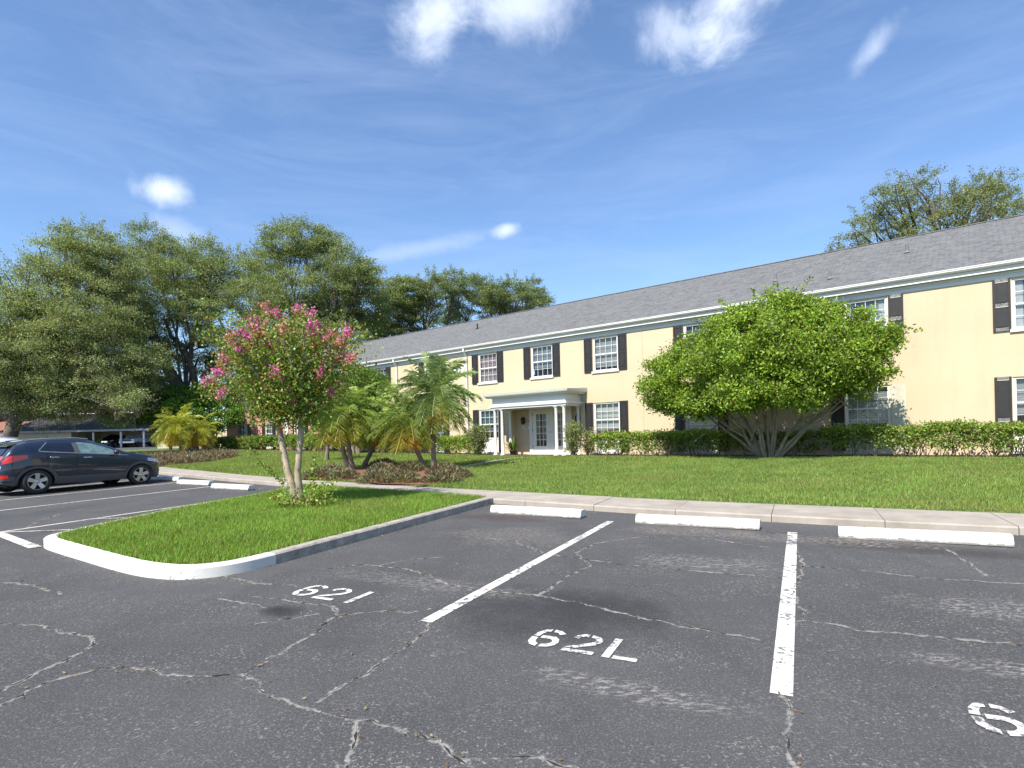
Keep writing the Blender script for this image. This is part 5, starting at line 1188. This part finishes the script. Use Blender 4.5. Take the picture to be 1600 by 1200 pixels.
            b.lathe([(0, sg * .015), (.035, sg * .012), (.06, 0), (.06, -sg * .04)], (c, f, .345), 12, axis='y'); b.build('rim', M['alloy'], w)
            b = MB(); b.lathe([(0, 0), (.215, 0)], (c, yo + sg * hw * .1, .345), 20, axis='y'); b.build('brake_disc', M['dark'], w)
    return root
cx, cy, cz = ts(-20.10, 10.10, .0)
make_suv((cx, cy, cz), pi / 2 - TH, 'navy', 'dark navy blue crossover parked at the left edge, nose to the sidewalk', 'parked cars').scale = (1.045, 1.02, .915)
cx, cy, cz = ts(-22.8, 9.5, .0)
make_suv((cx, cy, cz), pi / 2 - TH, 'carwhite', 'white car mostly hidden behind the dark navy crossover', 'parked cars').scale = (1, 1, .96)
make_suv((-53.3, 77.5, 1.43), -pi / 2 + .1, 'darkcar', 'dark car in the shade of the carport, left of the pickup', 'parked cars')
# pickup under the carport, tail towards the lot
root = empty('parked_car', (-50.2, 77.5, 1.43), -pi / 2 + .12, 'silver grey pickup truck parked under the carport', 'car', 'parked cars')
b = MB(); b.prism([(-2.6, .55), (2.5, .55), (2.6, .75), (2.55, 1.0), (1.3, 1.12), (.7, 1.65), (-.6, 1.68), (-.8, 1.12), (-2.6, 1.12)], -.92, .92); b.build('body', M['silver'], root)
b = MB(); b.box(-2.5, 2.4, -.7, .7, .35, .6); b.build('underbody', M['dark'], root)
b = MB(); b.prism([(-.5, 1.14), (1.15, 1.14), (.66, 1.6), (-.45, 1.62)], -.93, .93); b.build('side_window', M['tint'], root)
b = MB(); b.quad((1.24, -.75, 1.15), (1.24, .75, 1.15), (.72, .68, 1.62), (.72, -.68, 1.62)); b.build('windshield', M['tint'], root)
b = MB(); b.box(2.55, 2.68, -.9, .9, .5, .68); b.build('bumper', M['alloy'], root)
b = MB(); b.box(2.56, 2.60, -.5, .5, .74, .96); b.build('grille', M['black'], root)
for sg in (-1, 1):
    b = MB(); b.box(2.56, 2.61, sg * .7 - .16, sg * .7 + .16, .78, .95); b.build('headlight', M['clearlens'], root)
    for x in (-1.7, 1.7):
        b = MB(); b.lathe([(0, -.12), (.36, -.12), (.37, -.06), (.37, .06), (.36, .12), (0, .12)], (x, sg * .82, .37), 18, axis='y'); b.build('wheel', M['rubber'], root)

# ------------------------------------------------------------------ carport, fence and far buildings at the left
root = empty('carport', (-55, 75, 1.35), .02, 'long low open carport with dark shingle roof and tan storage room', 'carport')
b = MB()
x0, x1, y0, y1, ze, zr = -11.2, 8.2, -.6, 7.5, 2.35, 4.2
b.quad((x0, y0, ze), (x1, y0, ze), (x1 - 1.5, 3.4, zr), (x0 + 3.2, 3.4, zr)); b.quad((x1, y1, ze), (x0, y1, ze), (x0 + 3.2, 3.4, zr), (x1 - 1.5, 3.4, zr)); b.quad((x0, y1, ze), (x0, y0, ze), (x0 + 3.2, 3.4, zr)); b.quad((x1, y0, ze), (x1, y1, ze), (x1 - 1.5, 3.4, zr)); b.quad((x0, y0, ze), (x0, y1, ze), (x1, y1, ze), (x1, y0, ze))
b.build('roof', M['darkshingle'], root)
b = MB(); b.box(x0 - .05, x1 + .05, y0 - .1, y0 - .01, ze - .22, ze + .03); b.build('fascia', P('grey_fascia', (.30, .33, .34), .6), root)
b = MB(); b.box(-10.6, -2.1, 0, 6.5, -.3, ze - .01); b.box(-2.099, 6.2, 5.6, 6.499, -.3, ze - .01); b.build('wall', M['tan'], root)
b = MB(); b.box(-1.5, .4, 5.45, 5.59, -.1, 1.5); b.build('door', P('grey_door', (.10, .12, .15), .6), root)
for x in (1.0, 4.5, 7.4):
    for y in (-.35, 6.5):
        b = MB(); b.box(x - .09, x + .09, y - .09, y + .09, -.3, ze - .31); b.build('post', M['trim'], root)
root = empty('vinyl_fence', (-46.0, 80, 1.35), .03, 'white vinyl panel fence right of the carport', 'fence')
b = MB(); b.box(-5.0, 7.6, -.03, .03, .1, 1.75); b.box(-5.0, 7.6, -.05, .05, 1.75, 1.87); b.box(-5.0, 7.6, -.05, .05, .04, .16)
for i in range(84): b.box(-5 + i * .15, -5 + i * .15 + .12, -.042, -.03, .17, 1.74)
b.build('panels', M['vinyl'], root)
for i in range(8):
    b = MB(); x = -5 + i * 1.8; b.box(x - .07, x + .07, -.08, .08, -.1, 1.95); b.prism([(x - .09, 1.95), (x + .09, 1.95), (x, 2.05)], -.09, .09); b.build('post', M['vinyl'], root)
# far red brick building
root = empty('brick_building', (-78, 96, 1.45), .0, 'two storey red brick building behind the carport', 'building')
b = MB(); b.box(-32, 16.5, 0, 9, -.3, 5.6); b.build('wall', M['redbrick'], root)
b = MB(); b.quad((-33, -.6, 5.75), (17.2, -.6, 5.75), (14.5, 4.5, 7.2), (-33, 4.5, 7.2)); b.quad((17.2, 9.6, 5.75), (-33, 9.6, 5.75), (-33, 4.5, 7.2), (14.5, 4.5, 7.2)); b.quad((17.2, -.6, 5.75), (17.2, 9.6, 5.75), (14.5, 4.5, 7.2)); b.build('roof', M['shingle'], root)
b = MB(); b.box(-33, 17.2, -.7, -.605, 5.5, 5.78); b.box(-33, 17.2, -.605, -.01, 5.5, 5.56); b.build('fascia', M['white'], root)
for x in (-14, -9.3, -4.6, .2, 5, 10):
    for z in (.9, 3.4):
        b = MB(); w = .55
        for q in ((x - w, x - w + .09, z, z + 1.6), (x + w - .09, x + w, z, z + 1.6), (x - w, x + w, z + 1.6, z + 1.7), (x - w, x + w, z - .1, z), (x - w, x + w, z + .77, z + .85)): b.box(q[0], q[1], -.06 - (.01 if q[3] - q[2] < .2 else 0), -.004, q[2], q[3])
        f = b.build('window', M['white'], root); b = MB(); b.quad((x - w, -.01, z), (x + w, -.01, z), (x + w, -.01, z + 1.6), (x - w, -.01, z + 1.6)); b.build('pane', M['tint'], f)
        for sg in (-1, 1):
            b = MB(); b.box(min(x + sg * (w + .02), x + sg * (w + .45)), max(x + sg * (w + .02), x + sg * (w + .45)), -.04, -.003, z, z + 1.6); b.build('shutter', M['shutter'], root)
for x in (3.0, 16.2):
    b = MB(); b.box(x - .06, x + .06, -.14, -.02, 0, 5.5); b.build('downspout', M['white'], root)
root = empty('garden_wall', (-33.5, 62, 1.0), .0, 'low tan wall far behind the yellowish palms', 'wall')
b = MB(); b.box(-4.5, 6.5, 0, .3, -.3, 2.0); b.build('wall', M['tan'], root); b = MB(); b.box(-4.6, 6.6, -.06, .36, 2.0, 2.1); b.build('coping', M['trim'], root)
# hedge row at the far left behind the cars
rng = np.random.default_rng(77); root = empty('hedge', (-38, 45, 1.0), 0, 'low yellow green hedge at the left edge behind the white car', 'hedge')
p, t_ = crown_points([(x, rng.normal() * .2, .55, .75, .55) for x in np.arange(-7, 6, .7)], 500, 30, .12, rng); leafy('foliage', p, t_, .14, .09, (.14, .19, .03), root, rng)

# ------------------------------------------------------------------ sky, sun, camera
SUN_EL, SUN_AZ = radians(49), radians(213.4)
w = bpy.data.worlds.new('World'); bpy.context.scene.world = w; w.use_nodes = True
nt = w.node_tree; bg = nt.nodes['Background']; bg.inputs[1].default_value = .094
sky = N(nt, 'ShaderNodeTexSky', sky_type='NISHITA', sun_disc=False, sun_elevation=SUN_EL, sun_rotation=SUN_AZ, altitude=0., air_density=1.0, dust_density=.25, ozone_density=3.0)
vec = nt.nodes.new('ShaderNodeTexCoord').outputs['Generated']
col = mixc(nt, 1., sky.outputs[0], (.84, .94, 1.04), 'MULTIPLY')
def dotv(v):
    n = N(nt, 'ShaderNodeVectorMath', operation='DOT_PRODUCT'); nt.links.new(vec, n.inputs[0]); n.inputs[1].default_value = v; return n.outputs['Value']
nz = noise(nt, vec, 7., 7, .62, .6); nz2 = noise(nt, vec, 22., 5, .6)
mp = N(nt, 'ShaderNodeMapping'); mp.inputs['Scale'].default_value = (1.2, 1.2, 7.); mp.inputs['Rotation'].default_value = (.25, .12, 0); nt.links.new(vec, mp.inputs[0])
cir = ramp(nt, noise(nt, mp.outputs[0], 2.3, 7, .65, .8), [(.42, (0, 0, 0)), (.85, (1, 1, 1))])
CLOUDC = (6.0, 6.5, 7.4)
col = mixc(nt, math_(nt, 'ADD', math_(nt, 'MULTIPLY', cir, .24), .03), col, (3.5, 4.3, 6.0))
for c, a, bb, rot, amt in [((-.088, .803, .590), .060, .050, .7, .75), ((.020, .800, .602), .085, .050, .3, .66), ((.305, .762, .580), .085, .045, .75, .8), ((.245, .795, .548), .06, .035, -.3, .5), ((-.475, .806, .353), .036, .024, 0., .85), ((-.003, .942, .336), .022, .011, .25, .6),
                           ((.473, .735, .485), .045, .018, .8, .40), ((-.149, .940, .307), .14, .014, .22, .20), ((-.475, .820, .305), .05, .02, -.3, .25)]:
    c = np.array(c); c /= np.linalg.norm(c); r = np.cross(c, (0, 0, 1.)); r /= np.linalg.norm(r); u = np.cross(r, c)
    r2 = r * cos(rot) + u * sin(rot); u2 = -r * sin(rot) + u * cos(rot)
    dx = math_(nt, 'DIVIDE', dotv(tuple(r2)), a); dy = math_(nt, 'DIVIDE', dotv(tuple(u2)), bb)
    q = math_(nt, 'SQRT', math_(nt, 'ADD', math_(nt, 'MULTIPLY', dx, dx), math_(nt, 'MULTIPLY', dy, dy)))
    q = math_(nt, 'ADD', q, math_(nt, 'MULTIPLY', math_(nt, 'SUBTRACT', nz, .5), 2.4)); q = math_(nt, 'ADD', q, math_(nt, 'MULTIPLY', math_(nt, 'SUBTRACT', nz2, .5), .9))
    mr = N(nt, 'ShaderNodeMapRange', interpolation_type='SMOOTHSTEP'); nt.links.new(q, mr.inputs[0]); mr.inputs[1].default_value = 1.25; mr.inputs[2].default_value = -.1; mr.inputs[3].default_value = 0; mr.inputs[4].default_value = amt
    front = math_(nt, 'GREATER_THAN', dotv(tuple(c)), .5)
    col = mixc(nt, math_(nt, 'MULTIPLY', mr.outputs[0], front), col, CLOUDC)
nt.links.new(col, bg.inputs[0])

sd = bpy.data.lights.new('sun', 'SUN'); sd.energy = 4.1; sd.angle = radians(.53); sd.color = (1, .94, .84)
so = bpy.data.objects.new('sun', sd); C.objects.link(so)
from mathutils import Vector, Matrix
tosun = Vector((cos(SUN_EL) * sin(SUN_AZ), cos(SUN_EL) * cos(SUN_AZ), sin(SUN_EL)))
so.rotation_euler = tosun.to_track_quat('Z', 'Y').to_euler(); so.location = (-10, -15, 25)

cd = bpy.data.cameras.new('camera'); cam = bpy.data.objects.new('camera', cd); C.objects.link(cam)
cd.sensor_width = 36; cd.lens = 36 * 904 / 1600; cd.clip_end = 2000; cd.clip_start = .05
cd.shift_y = (682 - 600) / 1600
roll = .023
cam.matrix_world = Matrix.Translation((0, 0, 1.62)) @ Matrix.Rotation(radians(90), 4, 'X') @ Matrix.Rotation(-roll, 4, 'Z')
sc = bpy.context.scene; sc.camera = cam
# the shift acts before the roll in the camera's own frame
cd.shift_x = 0.
sc.render.engine = 'CYCLES'; sc.cycles.max_bounces = 8; sc.cycles.transparent_max_bounces = 12
sc.view_settings.view_transform = 'Standard'; sc.view_settings.look = 'None'; sc.view_settings.exposure = 1.13; sc.view_settings.gamma = 1
